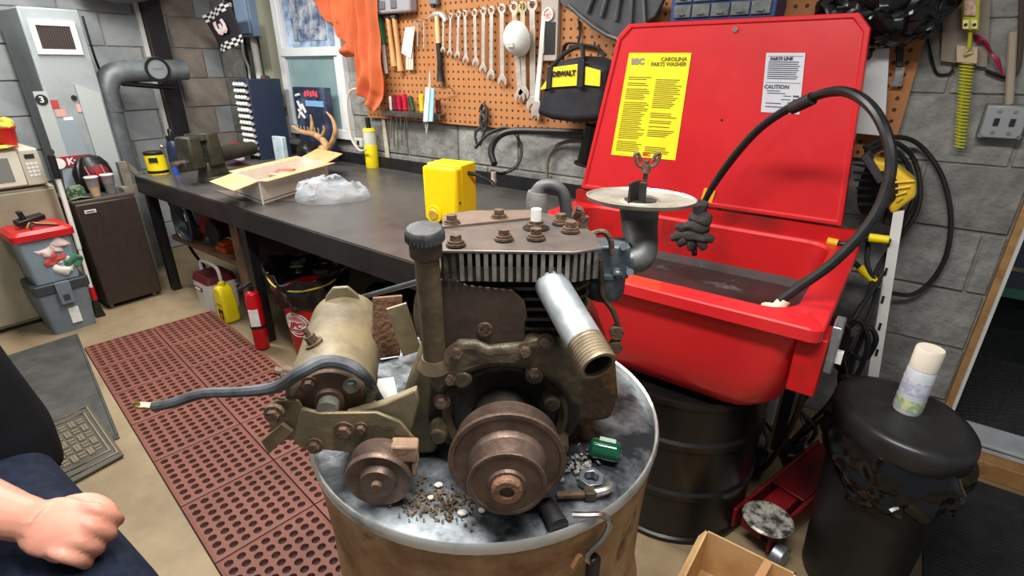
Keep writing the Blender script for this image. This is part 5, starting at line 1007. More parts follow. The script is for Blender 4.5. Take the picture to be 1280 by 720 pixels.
# yellow switch box
a = WZ(528, 277, BZ); f1 = V((math.cos(.16), math.sin(.16), 0)); w_ = .185; b = a+f1*w_; n1 = V((-f1.y, f1.x, 0)); dep = .185; h_ = .262
yb = thing('enclosure', 'bright yellow metal electrical enclosure with a round knockout on the bench', 'electrical box', a+f1*w_/2+n1*dep/2)
rz = math.atan2(f1.y, f1.x); ctr = a+f1*w_/2+n1*dep/2
ye = pm('safety_yellow', (250, 216, 10), (242, 204, 8), rough=.35, scale=4)
MB().box(ctr+n1*.03+V((0, 0, h_/2)), (w_, dep-.06, h_), (0, 0, rz)).build('back_box', ye, yb, bevel=.006)
MB().box(ctr-n1*.045+V((0, 0, h_/2-.002)), (w_*.99, .058, h_-.01), (0, 0, rz)).build('cover', ye, yb, bevel=.014, bseg=3)
k = a+f1*w_*.40+V((0, 0, .045)); MB().cyl(k-n1*.002, k-n1*.012, .042, n=24).build('knockout_ring', ye, yb, bevel=.002); MB().cyl(k-n1*.012, k-n1*.018, .026, .022, n=18).build('knockout', pm('knob_tan', (206, 164, 66), (170, 120, 50), rough=.5, scale=40), yb)
MB().cyl(b+n1*.04+V((0, 0, .10)), b+n1*.04+f1*.004+V((0, 0, .10)), .005, n=10).build('side_screw', ink, yb)
MB().tube([b+n1*.12+V((0, 0, .22)), b+n1*.12+f1*.05+V((0, 0, .215)), b+n1*.14+f1*.10+V((0, 0, .19)), b+n1*.14+f1*.12+V((0, 0, .17))], .010, n=8).build('whip_lead', black_m, yb)
# cables behind the box
for nm, lab, pts, r_ in (('air_hose', 'thick black rubber hose arching behind the yellow enclosure', [(618, 205, 2.2), (614, 188, 2.25), (622, 172, 2.32), (640, 164, 2.36), (680, 164, 2.4), (735, 166, 2.40)], .018), ('extension_cable', 'black cable looped against the wall behind the yellow enclosure', [(594, 185, 2.3), (610, 168, 2.38), (632, 160, 2.42), (646, 170, 2.42), (652, 190, 2.4), (645, 208, 2.36), (628, 217, 2.3), (615, 214, 2.2)], .009), ('grey_cable', 'thin grey cable curving down the block wall', [(735, 176, 2.46), (705, 178, 2.46), (690, 188, 2.46), (684, 205, 2.46), (684, 235, 2.44)], .010)):
    tag(MB().tube([WY(*p) for p in pts], r_, n=8).build(nm, pm('grey_cab', (104, 98, 88), rough=.5) if 'grey' in nm else black_m), lab, 'cable')
tag(MB().cyl(WY(617, 215, 2.18), WY(617, 232, 2.18), .014, n=12).cyl(WY(617, 224, 2.18), WY(617, 227, 2.18), .018, n=6).build('hose_coupler', chrome), 'chrome air coupler at the end of the black hose', 'coupler')
# ================================================================== under the bench
# hose coil on the leg
hc = thing('air_hose_coil', 'coil of black hose hanging under the bench corner', 'hose', WY(230, 320, 1.30)); c = WY(231, 276, 1.30)
for i in range(5): MB().tube([c+V(((.115-.010*i)*math.cos(t), .010*i-.02, (.13-.010*i)*math.sin(t)+.008*math.sin(3*t+i))) for t in [2*PI*j/14 for j in range(14)]], .010, n=8, closed=True, k=3).build('coil', pm('hose_teal', (30, 40, 48), rough=.4), hc)
MB().box(c+V((0, .02, .15)), (.03, .05, .09)).build('hanger', blacksteel, hc)
# red tool on the shelf
rs = thing('circular_saw', 'red and grey power saw on the lower wooden shelf', 'saw', (-3.6, 1.5, .42)); 
MB().box((-3.62, 1.50, .53), (.16, .12, .16), (0, .3, .1)).build('motor_case', pm('saw_red', (150, 36, 34), rough=.5), rs, bevel=.02); MB().cyl((-3.5, 1.42, .51), (-3.5, 1.45, .51), .085, n=24).build('blade_guard', pm('guard_grey', (60, 60, 60), rough=.45, metal=.4), rs, bevel=.004); MB().tube([(-3.7, 1.5, .59), (-3.66, 1.5, .67), (-3.56, 1.5, .66), (-3.52, 1.5, .59)], .018, n=8).build('handle', black_m, rs); MB().bb((-3.72, 1.40, .421), (-3.42, 1.56, .433)).build('base_plate', steel, rs)
tag(MB().bb((-3.40, 1.38, .421), (-3.28, 1.48, .46)).bb((-3.38, 1.39, .46), (-3.30, 1.47, .485)).build('orange_case', pm('oj', (170, 66, 30), rough=.5), bevel=.006), 'small orange plastic case at the shelf edge', 'case')
tag(MB().box((-3.84, 1.42, .461), (.14, .10, .08), (0, 0, .3)).box((-3.84, 1.42, .51), (.1, .07, .02), (0, 0, .3)).build('brown_block', woodd, bevel=.006), 'dark stained wood block on the lower shelf', 'wood block')
tag(MB().bb((-3.75, 1.75, .421), (-3.45, 1.85, .68)).bb((-3.7, 1.76, .68), (-3.5, 1.84, .70)).build('red_toolbox', pm('saw_red2', (140, 30, 32), rough=.5), bevel=.01), 'red metal case at the back of the lower shelf', 'case')
# cooler
c = V((-3.50, 1.42, 0)); cl_ = thing('cooler', 'small white lunch cooler with a maroon lid and white handle', 'cooler', c)
mb = MB(); loft(mb, [rrect(-3.64, -3.425, 1.30, 1.47, .02, .0), rrect(-3.65, -3.415, 1.29, 1.48, .02, .20)], cap0=True, cap1=True); mb.build('tub', whitep, cl_)
mar = pm('maroon', (92, 26, 34), rough=.45); mb = MB(); loft(mb, [rrect(-3.652, -3.413, 1.288, 1.482, .02, .20), rrect(-3.64, -3.425, 1.30, 1.47, .02, .245)], cap0=True, cap1=True); mb.build('lid', mar, cl_)
MB().tube([(-3.66, 1.37, .17), (-3.66, 1.37, .27), (-3.62, 1.37, .31), (-3.45, 1.37, .31), (-3.405, 1.37, .27), (-3.405, 1.37, .17)], .011, n=8, k=3).build('handle', whitep, cl_)
MB().bb((-3.61, 1.284, .135), (-3.52, 1.298, .165)).build('badge', pm('badge_mar', (120, 60, 60), rough=.5), cl_)
for i in range(4): MB().box((-3.592+i*.018, 1.2825, .15), (.012, .003, .012)).build('badge_print', paper, cl_)
# yellow jug
c = WZ(288, 400, 0); jg = thing('chemical_jug', 'yellow plastic jug with a dark label by the bench leg', 'jug', c); rj = math.radians(15)
mb = MB(); prof = [(-.055, 0), (.055, 0), (.06, .02), (.058, .14), (.045, .18), (.036, .22), (.010, .245), (-.02, .24), (-.045, .22), (-.06, .16), (-.062, .02)]
mb.prism(prof, c+V((0, .045, 0)), (1, 0, 0), (0, 0, 1), .09); mb.build('jug_body', yelp, jg, bevel=.014, bseg=3)
MB().cyl(c+V((-.005, 0, .24)), c+V((-.008, 0, .262)), .02, n=16).build('cap', yelp, jg); MB().box(c+V((.005, -.046, .06)), (.05, .004, .065)).build('label', ink, jg); MB().box(c+V((.008, -.049, .05)), (.025, .003, .03)).build('label_orange', pm('lab_or', (200, 120, 60), rough=.5), jg)
MB().box(c+V((0, -.046, .125)), (.06, .003, .018)).build('label_text', pm('jug_text', (150, 140, 20), rough=.5), jg)
# fire extinguisher
c = V((-2.73, 1.240, .016)); fe = thing('fire_extinguisher', 'slim red fire extinguisher with paper label strapped to the bench leg', 'extinguisher', c); fr_m = pm('ext_red', (190, 16, 28), rough=.3)
MB().lathe([(.036, 0), (.040, .008), (.040, .30), (.034, .335), (.016, .35), (0, .352)], c, n=24).build('cylinder', fr_m, fe); MB().box(c+V((.030, -.026, .20)), (.050, .008, .10), (0, 0, .82)).build('label', paper, fe); MB().cyl(c+V((0, 0, .35)), c+V((0, 0, .375)), .014, n=12).build('valve', black_m, fe); MB().box(c+V((.0, -.03, .385)), (.016, .08, .012), (.3, 0, 0)).build('lever', black_m, fe); MB()._ring([(.012, -.003), (.016, -.003), (.016, .003), (.012, .003)], c+V((0, -.06, .40)), (1, 0, 0), 16).build('pull_ring', steel, fe)
MB()._ring([(.0405, .13), (.043, .13), (.043, .145), (.0405, .145)], c, (0, 0, 1), 24).build('strap', black_m, fe)
# red bucket with bin bag
c = V((-2.43, 1.42, 0)); bk = thing('trash_bucket', 'red plastic bucket with a round white emblem and black bin liner', 'bucket', c)
bkr = pm('bucket_red', (196, 26, 24), (176, 20, 20), rough=.4, scale=4)
MB().lathe([(.125, 0), (.132, .02), (.160, .39), (.165, .40), (.16, .402), (.12, .012), (0, .012)], c, n=36).build('bucket', bkr, bk)
MB()._ring([(.155, .385), (.171, .385), (.171, .405), (.155, .405)], c, (0, 0, 1), 36).build('rim', bkr, bk)
def linf(s, t):
    a = 2*PI*s; r_ = .178+.03*t+.012*math.sin(9*a)*t; q = V((r_*math.cos(a), r_*math.sin(a), .345+.20*t+.03*math.sin(2*a)*t)); q += noise.noise_vector(q*14)*.03+noise.noise_vector(q*40)*.008; return c+q
lm = pm('bin_liner', (14, 14, 15), (24, 24, 26), rough=.25, scale=10)
MB().grid(48, 10, linf, cx=True).build('bin_liner', lm, bk, ang=25, solid=.002)
MB().tube([linf(i/14, .72)+V((.008*math.cos(2*PI*i/14), .008*math.sin(2*PI*i/14), 0)) for i in range(14)], .0045, n=6, closed=True, k=4).build('drawstring', pm('drawstring', (176, 160, 70), rough=.7), bk)
# emblem facing the camera: ring, letters
va_ = math.atan2(-c.y-0*.2, -c.x)   # towards the viewer side
fa = math.radians(-72)
def onb(da, z): r_ = .1325+(z-.02)*.0757+.002; a = fa+da; return c+V((r_*math.cos(a), r_*math.sin(a), z))
def emb(mb, pts, w_): mb.tube([onb(x/.145, z) for x, z in pts], w_, n=6, k=1, closed=True)
mb = MB()
for rr in (.072, .054): emb(mb, [(rr*math.cos(t), .245+rr*math.sin(t)) for t in [2*PI*i/32 for i in range(32)]], .0028)
mb.build('emblem_ring', paper, bk)
disc = MB()
for i in range(9):
    z = .205+i*.010; hw = math.sqrt(max(.0001, .050**2-(z-.245)**2)); disc.tube([onb(-hw/.145, z), onb(0, z), onb(hw/.145, z)], .002, n=4, k=2)
disc.build('emblem_lines', pm('emblem_pink', (226, 150, 140), rough=.5), bk)
nrm = V((math.cos(fa), math.sin(fa), 0)); tu = V((-math.sin(fa), math.cos(fa), 0))
def flat_on(z, out): r_ = .1325+(z-.02)*.0757; return c+nrm*(r_+out)+V((0, 0, z))
MB().box(flat_on(.245, .003), (.010, .085, .045), (0, 0, fa)).build('emblem_plate', paper, bk)
text('JPC', flat_on(.245, .009), tu, (0, 0, 1), .05, pm('emblem_red', (190, 26, 24), rough=.5), bk, bold=.002, shear=.3)
word = 'GRAHAM COMPANY'
for i, chh in enumerate(word):
    if chh == ' ': continue
    t = math.radians(165-150*i/(len(word)-1)); x, z = .063*math.cos(t), .245+.063*math.sin(t); p = onb(x/.145, z); a = fa+x/.145
    tu2 = V((-math.sin(a), math.cos(a), 0)); d2 = tu2*math.cos(t-PI/2)+V((0, 0, math.sin(t-PI/2))); v2 = tu2*math.cos(t)+V((0, 0, math.sin(t)))
    text(chh, p+V((math.cos(a), math.sin(a), 0))*.003, d2, v2, .015, paper, bk, bold=.0004)
# black bin bag beyond
def bb2(s, t):
    a = 2*PI*s; r_ = .17*(1-.25*t) ; q = V((r_*math.cos(a), r_*math.sin(a)*.9, .02+.42*t)); q += noise.noise_vector(q*9)*.06; q.z = max(q.z, .01); return V((-2.0, 1.62, 0))+q
mb = MB(); mb.grid(32, 12, bb2, cx=True); tag(mb.build('trash_bag', lm, ang=25, solid=.002), 'black bin bag slumped in the dark under the bench', 'bin bag')
tag(MB().bb((-1.75, 1.5, .002), (-1.35, 1.9, .42)).bb((-1.73, 1.52, .42), (-1.37, 1.88, .45)).build('dark_crate', black_m, bevel=.01), 'black crate pushed under the bench behind the engine', 'crate')
# ================================================================== floor mats
mo, ma = V((-3.555, .617, 0)), math.radians(-6.5); mu = V((math.cos(ma), math.sin(ma), 0)); mv = V((-math.sin(ma), math.cos(ma), 0))
rm = pm('terracotta_rubber', (122, 72, 60), (104, 60, 50), rough=.6, scale=3, lo=.35, hi=.7, bump=.1, bscale=90)
mt = thing('drainage_mat', 'reddish-brown perforated rubber drainage mat along the bench', 'mat', mo+mu*1.3+mv*.33)
SEC, NH, TH = .345, 8, .014
def mat_section(i0, j0):
    mb = MB(); pit = (SEC-.026)/NH; K8 = 8
    P3 = lambda x, y, z: mo+mu*(i0*SEC+x)+mv*(j0*SEC+y)+V((0, 0, z))
    for i in range(NH):
        for j in range(NH):
            cx_, cy_ = .013+pit*(i+.5), .013+pit*(j+.5); sq = []; ci = []; cl2 = []
            for k in range(K8):
                t = 2*PI*k/K8+PI/8*0; cs, sn = math.cos(t), math.sin(t); m_ = max(abs(cs), abs(sn)); hh = pit/2
                sq.append(P3(cx_+hh*cs/m_, cy_+hh*sn/m_, TH)); ci.append(P3(cx_+pit*.37*cs, cy_+pit*.37*sn, TH)); cl2.append(P3(cx_+pit*.35*cs, cy_+pit*.35*sn, .0015))
            mb.add(sq+ci+cl2, [(k, (k+1) % K8, K8+(k+1) % K8, K8+k) for k in range(K8)]+[(K8+k, K8+(k+1) % K8, 2*K8+(k+1) % K8, 2*K8+k) for k in range(K8)])
    a, b = .003, SEC-.003; c_, d_ = .013, SEC-.013
    o_ = [P3(a, a, TH-.002), P3(b, a, TH-.002), P3(b, b, TH-.002), P3(a, b, TH-.002)]; i_ = [P3(c_, c_, TH), P3(d_, c_, TH), P3(d_, d_, TH), P3(c_, d_, TH)]; l_ = [P3(a, a, .001), P3(b, a, .001), P3(b, b, .001), P3(a, b, .001)]
    mb.add(o_+i_+l_, [(k, (k+1) % 4, 4+(k+1) % 4, 4+k) for k in range(4)]+[(8+k, 8+(k+1) % 4, (k+1) % 4, k) for k in range(4)])
    return mb.build('mat_section', rm, mt, flat=True, clean=False)
for i in range(8):
    for j in range(2): mat_section(i, j)
mb = MB(); P3 = lambda x, y, z: mo+mu*x+mv*y+V((0, 0, z)); mb.quad([P3(0, 0, .001), P3(8*SEC, 0, .001), P3(8*SEC, 2*SEC, .001), P3(0, 2*SEC, .001)], .002); mb.build('mat_base', pm('mat_hole', (44, 26, 22), rough=.8), mt)
# dark doormats
gm_ = pm('charcoal_rubber', (58, 58, 56), (78, 77, 74), rough=.65, scale=7, bump=.1)
q = [WZ(97, 418, .0), WZ(150, 548, 0), WZ(10, 612, 0), WZ(-10, 452, 0)]
dk_ = thing('utility_mat', 'plain charcoal rubber mat beside the drainage mat', 'mat', sum(q, V())/4)
MB().quad(q[::-1], .008).build('slab', gm_, dk_); qc = sum(q, V())/4
for i in range(4): a, b = q[i].lerp(qc, .03), q[(i+1) % 4].lerp(qc, .03); MB().tube([a+V((0, 0, .009)), b+V((0, 0, .009))], .006, n=6, k=1).build('edge_rib', gm_, dk_)
q = [WZ(112, 506, .009), WZ(155, 570, .009), WZ(78, 612, .009), WZ(20, 545, .009)]
pmt = thing('patterned_mat', 'grey-brown doormat with a raised basket-weave pattern', 'mat', sum(q, V())/4); gp2 = pm('taupe_rubber', (82, 76, 66), (66, 62, 56), rough=.65, scale=9)
MB().quad(q[::-1], .008).build('slab', gp2, pmt)
Q = lambda s, t: q[0].lerp(q[1], t).lerp(q[3].lerp(q[2], t), s)+V((0, 0, .011))
bd_ = MB()
for e in (.06, .14): bd_.tube([Q(e, e), Q(1-e, e), Q(1-e, 1-e), Q(e, 1-e)], .005, n=6, k=1, closed=True)
bd_.build('border_rib', pm('taupe_light', (122, 112, 92), rough=.65), pmt)
for i in range(5):
    for j in range(5):
        s0, t0 = .2+i*.125, .2+j*.125
        for k in range(2):
            o_ = .02+k*.045
            a, b = ((s0+o_, t0), (s0+o_, t0+.10)) if (i+j) % 2 else ((s0, t0+o_), (s0+.10, t0+o_))
            MB().tube([Q(*a), Q(*b)], .006, n=5, k=1).build('weave_rib', _M['taupe_light'], pmt)
# ================================================================== right side
# white panel and pegboard end behind the lid
tag(MB().quad([WY(1072, 64, 2.40), WY(1112, 60, 2.40), WY(1106, 170, 2.40), WY(1066, 166, 2.40)][::-1], .012).build('white_board', pm('board_white', (226, 230, 230), rough=.5), bevel=.002), 'white sheet of board standing behind the washer lid', 'board')
# black bag on top
bgc = WY(1106, 14, 2.32)
def bagt(s, t):
    a = 2*PI*s; p = -PI/2+PI*t; q = V((.20*math.cos(p)*math.cos(a), .10*math.cos(p)*math.sin(a), .105*math.sin(p))); q += noise.noise_vector(q*9+V((3, 1, 2)))*.05+noise.noise_vector(q*28)*.03+noise.noise_vector(q*60)*.012; return bgc+q
tag(MB().grid(84, 44, bagt, cx=True).build('plastic_sack', lm, ang=28), 'shiny black plastic sack bunched above the washer lid corner', 'sack')
c = WY(1090, 60, 2.33); tag(MB().tube([WY(1078, 48, 2.33), WY(1078, 62, 2.33), WY(1084, 74, 2.33)], [.05, .04, .01], n=10).jitter(.02, 20).build('sack_tail', lm), 'loose twist of the black sack hanging by the lid', 'sack tail')
t = thing('hanging_tags', 'small red key tags hooked left of the black sack', 'tag', WY(1030, 20, YP)); MB().box(WY(1026, 22, YP-.03), (.03, .008, .02), (0, .4, 0)).build('tag', redp, t); MB().tube([WY(1035, 0, YP-.02), WY(1040, 10, YP-.02), WY(1046, 2, YP-.02)], .006, n=6).build('ring', pm('tag_brown', (120, 60, 50), rough=.5), t)
t = thing('tape_knife', 'grey scraper hanging below the black sack', 'scraper', WY(1124, 105, YP)); MB().quad([WY(x, y, YP-.03) for x, y in ((1120, 82), (1131, 84), (1127, 108), (1112, 108), (1118, 98))][::-1], .004).build('blade', steel, t); MB().quad([WY(x, y, YP-.04) for x, y in ((1120, 58), (1130, 58), (1129, 84), (1120, 84))][::-1], .018).build('handle', black_m, t, bevel=.003)
# plywood board with connector and coiled yellow cord
A, B = WY(1176, -60, YB-.03), WY(1232, 82, YB-.03)
pb_ = thing('connector_board', 'grey plywood board on the block wall with a hanging connector', 'board', WY(1205, 84, YB)); gw = pm('pale_ply', (150, 140, 126), (134, 124, 112), rough=.8, scale=12)
MB().quad([WY(x, y, YB-.012) for x, y in ((1182, -40), (1240, -40), (1233, 84), (1176, 76))][::-1], .02).build('board', gw, pb_); MB().quad([WY(x, y, YB-.035) for x, y in ((1195, 57), (1222, 59), (1221, 80), (1195, 78))][::-1], .03).build('cleat', pm('cleat', (196, 178, 150), rough=.8), pb_, bevel=.003)
cy = pm('lime_plastic', (186, 186, 50), (160, 158, 40), rough=.35, scale=30)
t = thing('trailer_plug', 'lime-yellow multi-pin connector hanging on the plywood board', 'connector', WY(1213, 42, YB-.08)); MB().quad([WY(x, y, YB-.075) for x, y in ((1202, -20), (1226, -20), (1223, 40), (1202, 38))][::-1], .035).build('housing', cy, t, bevel=.006)
MB().quad([WY(x, y, YB-.113) for x, y in ((1206, -10), (1221, -10), (1219, 20), (1205, 19))][::-1], .006).build('pink_insert', pm('insert_pink', (190, 120, 130), (220, 200, 170), rough=.5, scale=60), t)
for x in (1207, 1218): MB().quad([WY(x-3.5, 25, YB-.113), WY(x+3.5, 25, YB-.113), WY(x+3.5, 36, YB-.113), WY(x-3.5, 36, YB-.113)][::-1], .006).build('terminal', pm('term', (226, 220, 150), rough=.4), t); MB().cyl(WY(x, 31, YB-.118), WY(x, 31, YB-.122), .005, n=8).build('pin', ink, t)
MB().tube([WY(1213, 40, YB-.09), WY(1212, 52, YB-.09), WY(1211, 60, YB-.09)], .006).build('lead', cy, t)
cc_ = thing('coiled_cord', 'lime-yellow coiled air line hanging down the block wall', 'cord', WY(1200, 186, YB-.05)); pts = []
for i in range(26*8):
    f = i/(26*8-1); ctr = WY(1209-9*f, 76+108*f, YB-.045); t_ = 2*PI*i/8; r_ = .019-.004*f; pts.append(ctr+V((r_*math.cos(t_), r_*math.sin(t_)*.9, 0)))
MB().tube(pts, .0026, n=6, k=1).build('coil', pm('coil_yellow', (206, 206, 60), rough=.3), cc_)
MB().tube([WY(1211, 60, YB-.09), WY(1206, 68, YB-.08), WY(1215, 66, YB-.07), WY(1208, 76, YB-.05)], .004).build('knot', pm('knot_ivory', (216, 200, 140), rough=.5), cc_)
pk = thing('wire_bundle', 'bundle of pink and red wires tied beside the plywood board', 'wires', WY(1240, 70, YB-.03))
for i in range(6): MB().tube([WY(1217+i, 44+i*2, YB-.04), WY(1224+i*1.5, 46+i, YB-.05-.004*i), WY(1236+i, 62+i*1.5, YB-.045), WY(1243+i, 74, YB-.05), WY(1252, 90, YB-.03), WY(1259, 100, YB-.02)], .0035, n=6).build('wire', pm('wire_pink%d' % (i % 2), [(186, 50, 96), (150, 24, 60)][i % 2], rough=.4), pk)
ob = thing('outlet_box', 'grey steel double outlet box on the block wall', 'outlet', WY(1252, 178, YB)); q = [WY(x, y, YB-.06) for x, y in ((1236, 127), (1274, 131), (1278, 178), (1230, 174))]
mb = MB(); pA = WY(1234, 130, YB-.06); pB = WY(1276, 176, YB-.06)
MB().bb((pA.x, YB-.055, pB.z), (pB.x, YB+.0, pA.z)).build('box', galvd, ob, bevel=.005); MB().bb((pA.x+.004, YB-.062, pB.z+.004), (pB.x-.004, YB-.055, pA.z-.004)).build('cover', pm('cover_grey', (164, 168, 168), rough=.4, metal=.5), ob, bevel=.006)
w2 = (pB.x-pA.x)
for f in (.33, .68):
    MB().box((pA.x+w2*f, YB-.064, (pA.z+pB.z)/2), (.014, .006, .024)).build('toggle', ink, ob)
    for dz in (-.034, .034): MB().cyl((pA.x+w2*f, YB-.061, (pA.z+pB.z)/2+dz), (pA.x+w2*f, YB-.066, (pA.z+pB.z)/2+dz), .006, n=10).build('screw', steel, ob)
for sx in (0, 1): MB().cyl((pA.x+.008+sx*(w2-.016), YB-.061, pB.z+.010), (pA.x+.008+sx*(w2-.016), YB-.066, pB.z+.010), .007, n=10).build('corner_screw', steel, ob)
MB().cyl(((pA.x+pB.x)/2, YB-.03, pA.z), WY(1266, 40, YB-.03), .012, n=10).build('conduit', pm('conduit_tan', (170, 158, 140), rough=.5), ob)
MB().tube([WY(1262, 98, YB-.02), WY(1272, 85, YB-.02), WY(1276, 50, YB-.02), WY(1278, -10, YB-.02)], .008, n=8).build('feed_cable', pm('feed_brown', (74, 62, 52), rough=.5), ob)
MB().tube([WY(1232, 88, YB-.02), WY(1248, 94, YB-.025), WY(1262, 98, YB-.02)], .006, n=6).build('black_lead', black_m, ob)
tag(MB().tube([WY(1160, 48, YB-.02), WY(1166, 78, YB-.015), WY(1172, 92, YB-.012), WY(1186, 92, YB-.012), WY(1192, 86, YB-.012)], .0045, n=6).build('wall_wire', black_m), 'thin black wire drooping on the block wall by the sack', 'wire')
# work light with cord, white leaning bar
wlY = 2.28
wl2 = thing('work_light', 'yellow and black halogen work light hung behind the washer', 'work light', WY(1105, 290, wlY))
ylp = pm('light_yellow', (226, 190, 50), (206, 168, 40), rough=.45, scale=8)
q = [(1091, 194), (1118, 200), (1146, 222), (1146, 240), (1116, 262), (1112, 252)]
MB().quad([WY(x, y, wlY) for x, y in q][::-1], .10).build('housing', ylp, wl2, bevel=.012, bseg=3)
for i in range(4): a, b = WY(1118+i*1, 228+i*8, wlY-.107), WY(1143-i*5, 226+i*7, wlY-.107); MB().tube([a, b], .004, n=6, k=1).build('cooling_rib', ylp, wl2)
MB().quad([WY(x, y, wlY-.03) for x, y in ((1079, 192), (1088, 188), (1110, 220), (1100, 225))][::-1], .10).build('lamp_frame', pm('frame_charcoal', (52, 48, 52), rough=.5), wl2, bevel=.004)
gc = WY(1084, 235, wlY-.05)
MB().lathe([(.085, 0), (.10, .03), (.095, .06), (0, .062)], gc+V((.06, .03, 0)), (-.9, -.4, 0), 24).build('reflector', black_m, wl2)
for i in range(6): a, b = WY(1066+i*1.5, 205+i*10, wlY-.16), WY(1098+i, 212+i*9, wlY-.08); MB().tube([a, a.lerp(b, .5)+V((-.01, -.02, .006)), b], .005, n=6).build('guard_wire', black_m, wl2)
MB().tube([WY(1118, 256, wlY-.02), WY(1128, 250, wlY-.05), WY(1143, 240, wlY-.06)], .012).build('hinge', black_m, wl2); MB().box(WY(1116, 270, wlY-.02), (.05, .05, .06)).build('clamp', black_m, wl2, bevel=.006)
lw = thing('white_bar', 'white painted metal bar leaning on the wall by the washer', 'bar', WZ(1090, 520, 0)); a, b = WY(1128, 262, 2.25), WY(1080, 520, 2.22); b.z = 0; a2 = WY(1119, 262, 2.25)
q = [WY(1117, 264, 2.2), WY(1131, 262, 2.2), WY(1100, 462, 2.2), WY(1086, 462, 2.2)]
ext = lambda p, q_: p+(q_-p)*((p.z)/(p.z-q_.z))
q[2], q[3] = ext(q[1], q[2]), ext(q[0], q[3]); MB().quad([(p.x, p.y, max(p.z, .002)) for p in q][::-1], .03).build('bar', whitep, lw, bevel=.002)
for f in (.1, .2, .3, .4, .5): p = q[0].lerp(q[2], f)+V((-.002, -.032, 0)); MB().box(p, (.008, .004, .028)).build('slot', ink, lw)
cw_ = thing('cord_coil', 'black extension cord draped in big loops beside the washer', 'cord', WY(1150, 365, YB-.02))
loops = [[(1080, 185, 2.3), (1110, 172, 2.35), (1145, 178, 2.44), (1175, 215, 2.46), (1188, 265, 2.46), (1184, 315, 2.46), (1165, 350, 2.46), (1140, 368, 2.45), (1112, 366, 2.42)],
         [(1082, 190, 2.3), (1115, 178, 2.36), (1140, 195, 2.42), (1150, 230, 2.42), (1147, 262, 2.4), (1130, 290, 2.35), (1100, 330, 2.2), (1085, 370, 2.1)],
         [(1084, 195, 2.3), (1110, 184, 2.36), (1134, 205, 2.4), (1142, 245, 2.4), (1128, 280, 2.35), (1108, 330, 2.2), (1095, 350, 2.15), (1084, 330, 2.15), (1086, 300, 2.2)],
         [(1100, 350, 2.15), (1075, 385, 2.05), (1060, 410, 2.0), (1035, 430, 1.95), (1015, 420, 1.9)],
         [(1098, 360, 2.15), (1085, 400, 2.1), (1065, 440, 2.0), (1040, 500, 2.05), (1000, 540, 2.1), (965, 580, 2.1)]]
for l_ in loops: MB().tube([WY(*p) for p in l_], .0085, n=8).build('cord_loop', blackr, cw_)
kn = [[(1048, 395, 1.85), (1035, 420, 1.85), (1042, 450, 1.85), (1060, 470, 1.85), (1070, 440, 1.85), (1085, 410, 1.85), (1095, 425, 1.85), (1080, 450, 1.85), (1060, 440, 1.85), (1050, 480, 1.85), (1070, 500, 1.85), (1058, 505, 1.85)],
      [(1040, 398, 1.8), (1058, 410, 1.8), (1075, 400, 1.8), (1085, 430, 1.8), (1070, 470, 1.8), (1050, 460, 1.8), (1065, 420, 1.8)], [(1040, 400, 1.6), (1060, 412, 1.65), (1052, 440, 1.7), (1058, 480, 1.85), (1050, 505, 1.8), (1020, 530, 2.0), (985, 560, 2.1)]]
k2 = thing('cord_tangle', 'tangle of black power cords behind the washer switch box', 'cord', WY(1060, 505, 1.75))
for l_ in kn: MB().tube([WY(*p) for p in l_], .008, n=8).build('cord_loop', black_m, k2)
for i, (a, b) in enumerate([((1086, 297, 2.15), (1112, 300, 2.15)), ((1074, 334, 2.15), (1094, 352, 2.15))]):
    A_, B_ = WY(*a), WY(*b); t = thing('cord_plug', 'yellow cord plug end %s' % ['beside the white bar', 'dangling below the work light'][i], 'plug', A_, 'yellow cord plugs'); MB().cyl(A_, B_, .016, .014, n=12).build('plug', yelp, t, bevel=.003); MB().cyl(A_, A_+(A_-B_)*.5, .009, n=10).build('strain_relief', black_m, t)
t = thing('rim_tag', 'small yellow cap clipped on the washer rim with black lead', 'clip', WY(1040, 303, 2.1)); A_, B_ = WY(1034, 301, 2.1), WY(1047, 304, 2.1); MB().cyl(A_, B_, .014, n=12).build('cap', pm('cap_amber', (226, 176, 30), rough=.4), t); MB().tube([B_, WY(1060, 304, 2.1), WY(1085, 298, 2.15)], .008).build('lead', black_m, t)
# ---------------------------------------------------------------- trash can with lid and spray can
tcn = STI@V((.148, 1.57, 0)); tc_ = sthing('trash_can', 'black plastic trash can with a domed oval lid and crinkled liner', 'trash can', tcn)
def oval(mb, k=1.25):
    for i, p in enumerate(mb.v): mb.v[i] = V((p.x, tcn.y+(p.y-tcn.y)*k, p.z))
    return mb
oval(MB(STN).lathe([(.112, 0), (.116, .01), (.137, .58), (.139, .59), (.132, .59), (.11, .012), (0, .012)], tcn, n=48)).build('can_body', pm('can_black', (20, 20, 21), (28, 28, 29), rough=.5, scale=8), tc_)
def lf(s, t):
    a = 2*PI*s; r_ = .143+.006*math.sin(7*a)+.016*math.sin(PI*t); z = .43+.155*t+.025*math.sin(3*a)*(1-t); q = V((r_*math.cos(a), r_*math.sin(a), z)); return tcn+q+(noise.noise_vector(q*14)*.034+noise.noise_vector(q*30)*.018)*(1-t*.85)
oval(MB(STN).grid(110, 22, lf, cx=True)).build('liner', pm('liner_gloss', (12, 12, 13), rough=.14), tc_, ang=14, solid=.002)
ldm = pm('lid_black', (34, 34, 35), (52, 51, 50), rough=.36, scale=7, lo=.5, hi=.75)
oval(MB(STN).lathe([(.146, .575), (.150, .580), (.151, .618), (.149, .632), (.143, .640), (.132, .645), (.118, .648), (.114, .646), (.06, .654), (0, .656)], tcn, n=64)).build('lid', ldm, tc_, ang=50)
sp = WZ(1133, 512, .656); spc = thing('spray_can', 'white spray paint can with a cream cap on the trash can lid', 'spray can', sp)
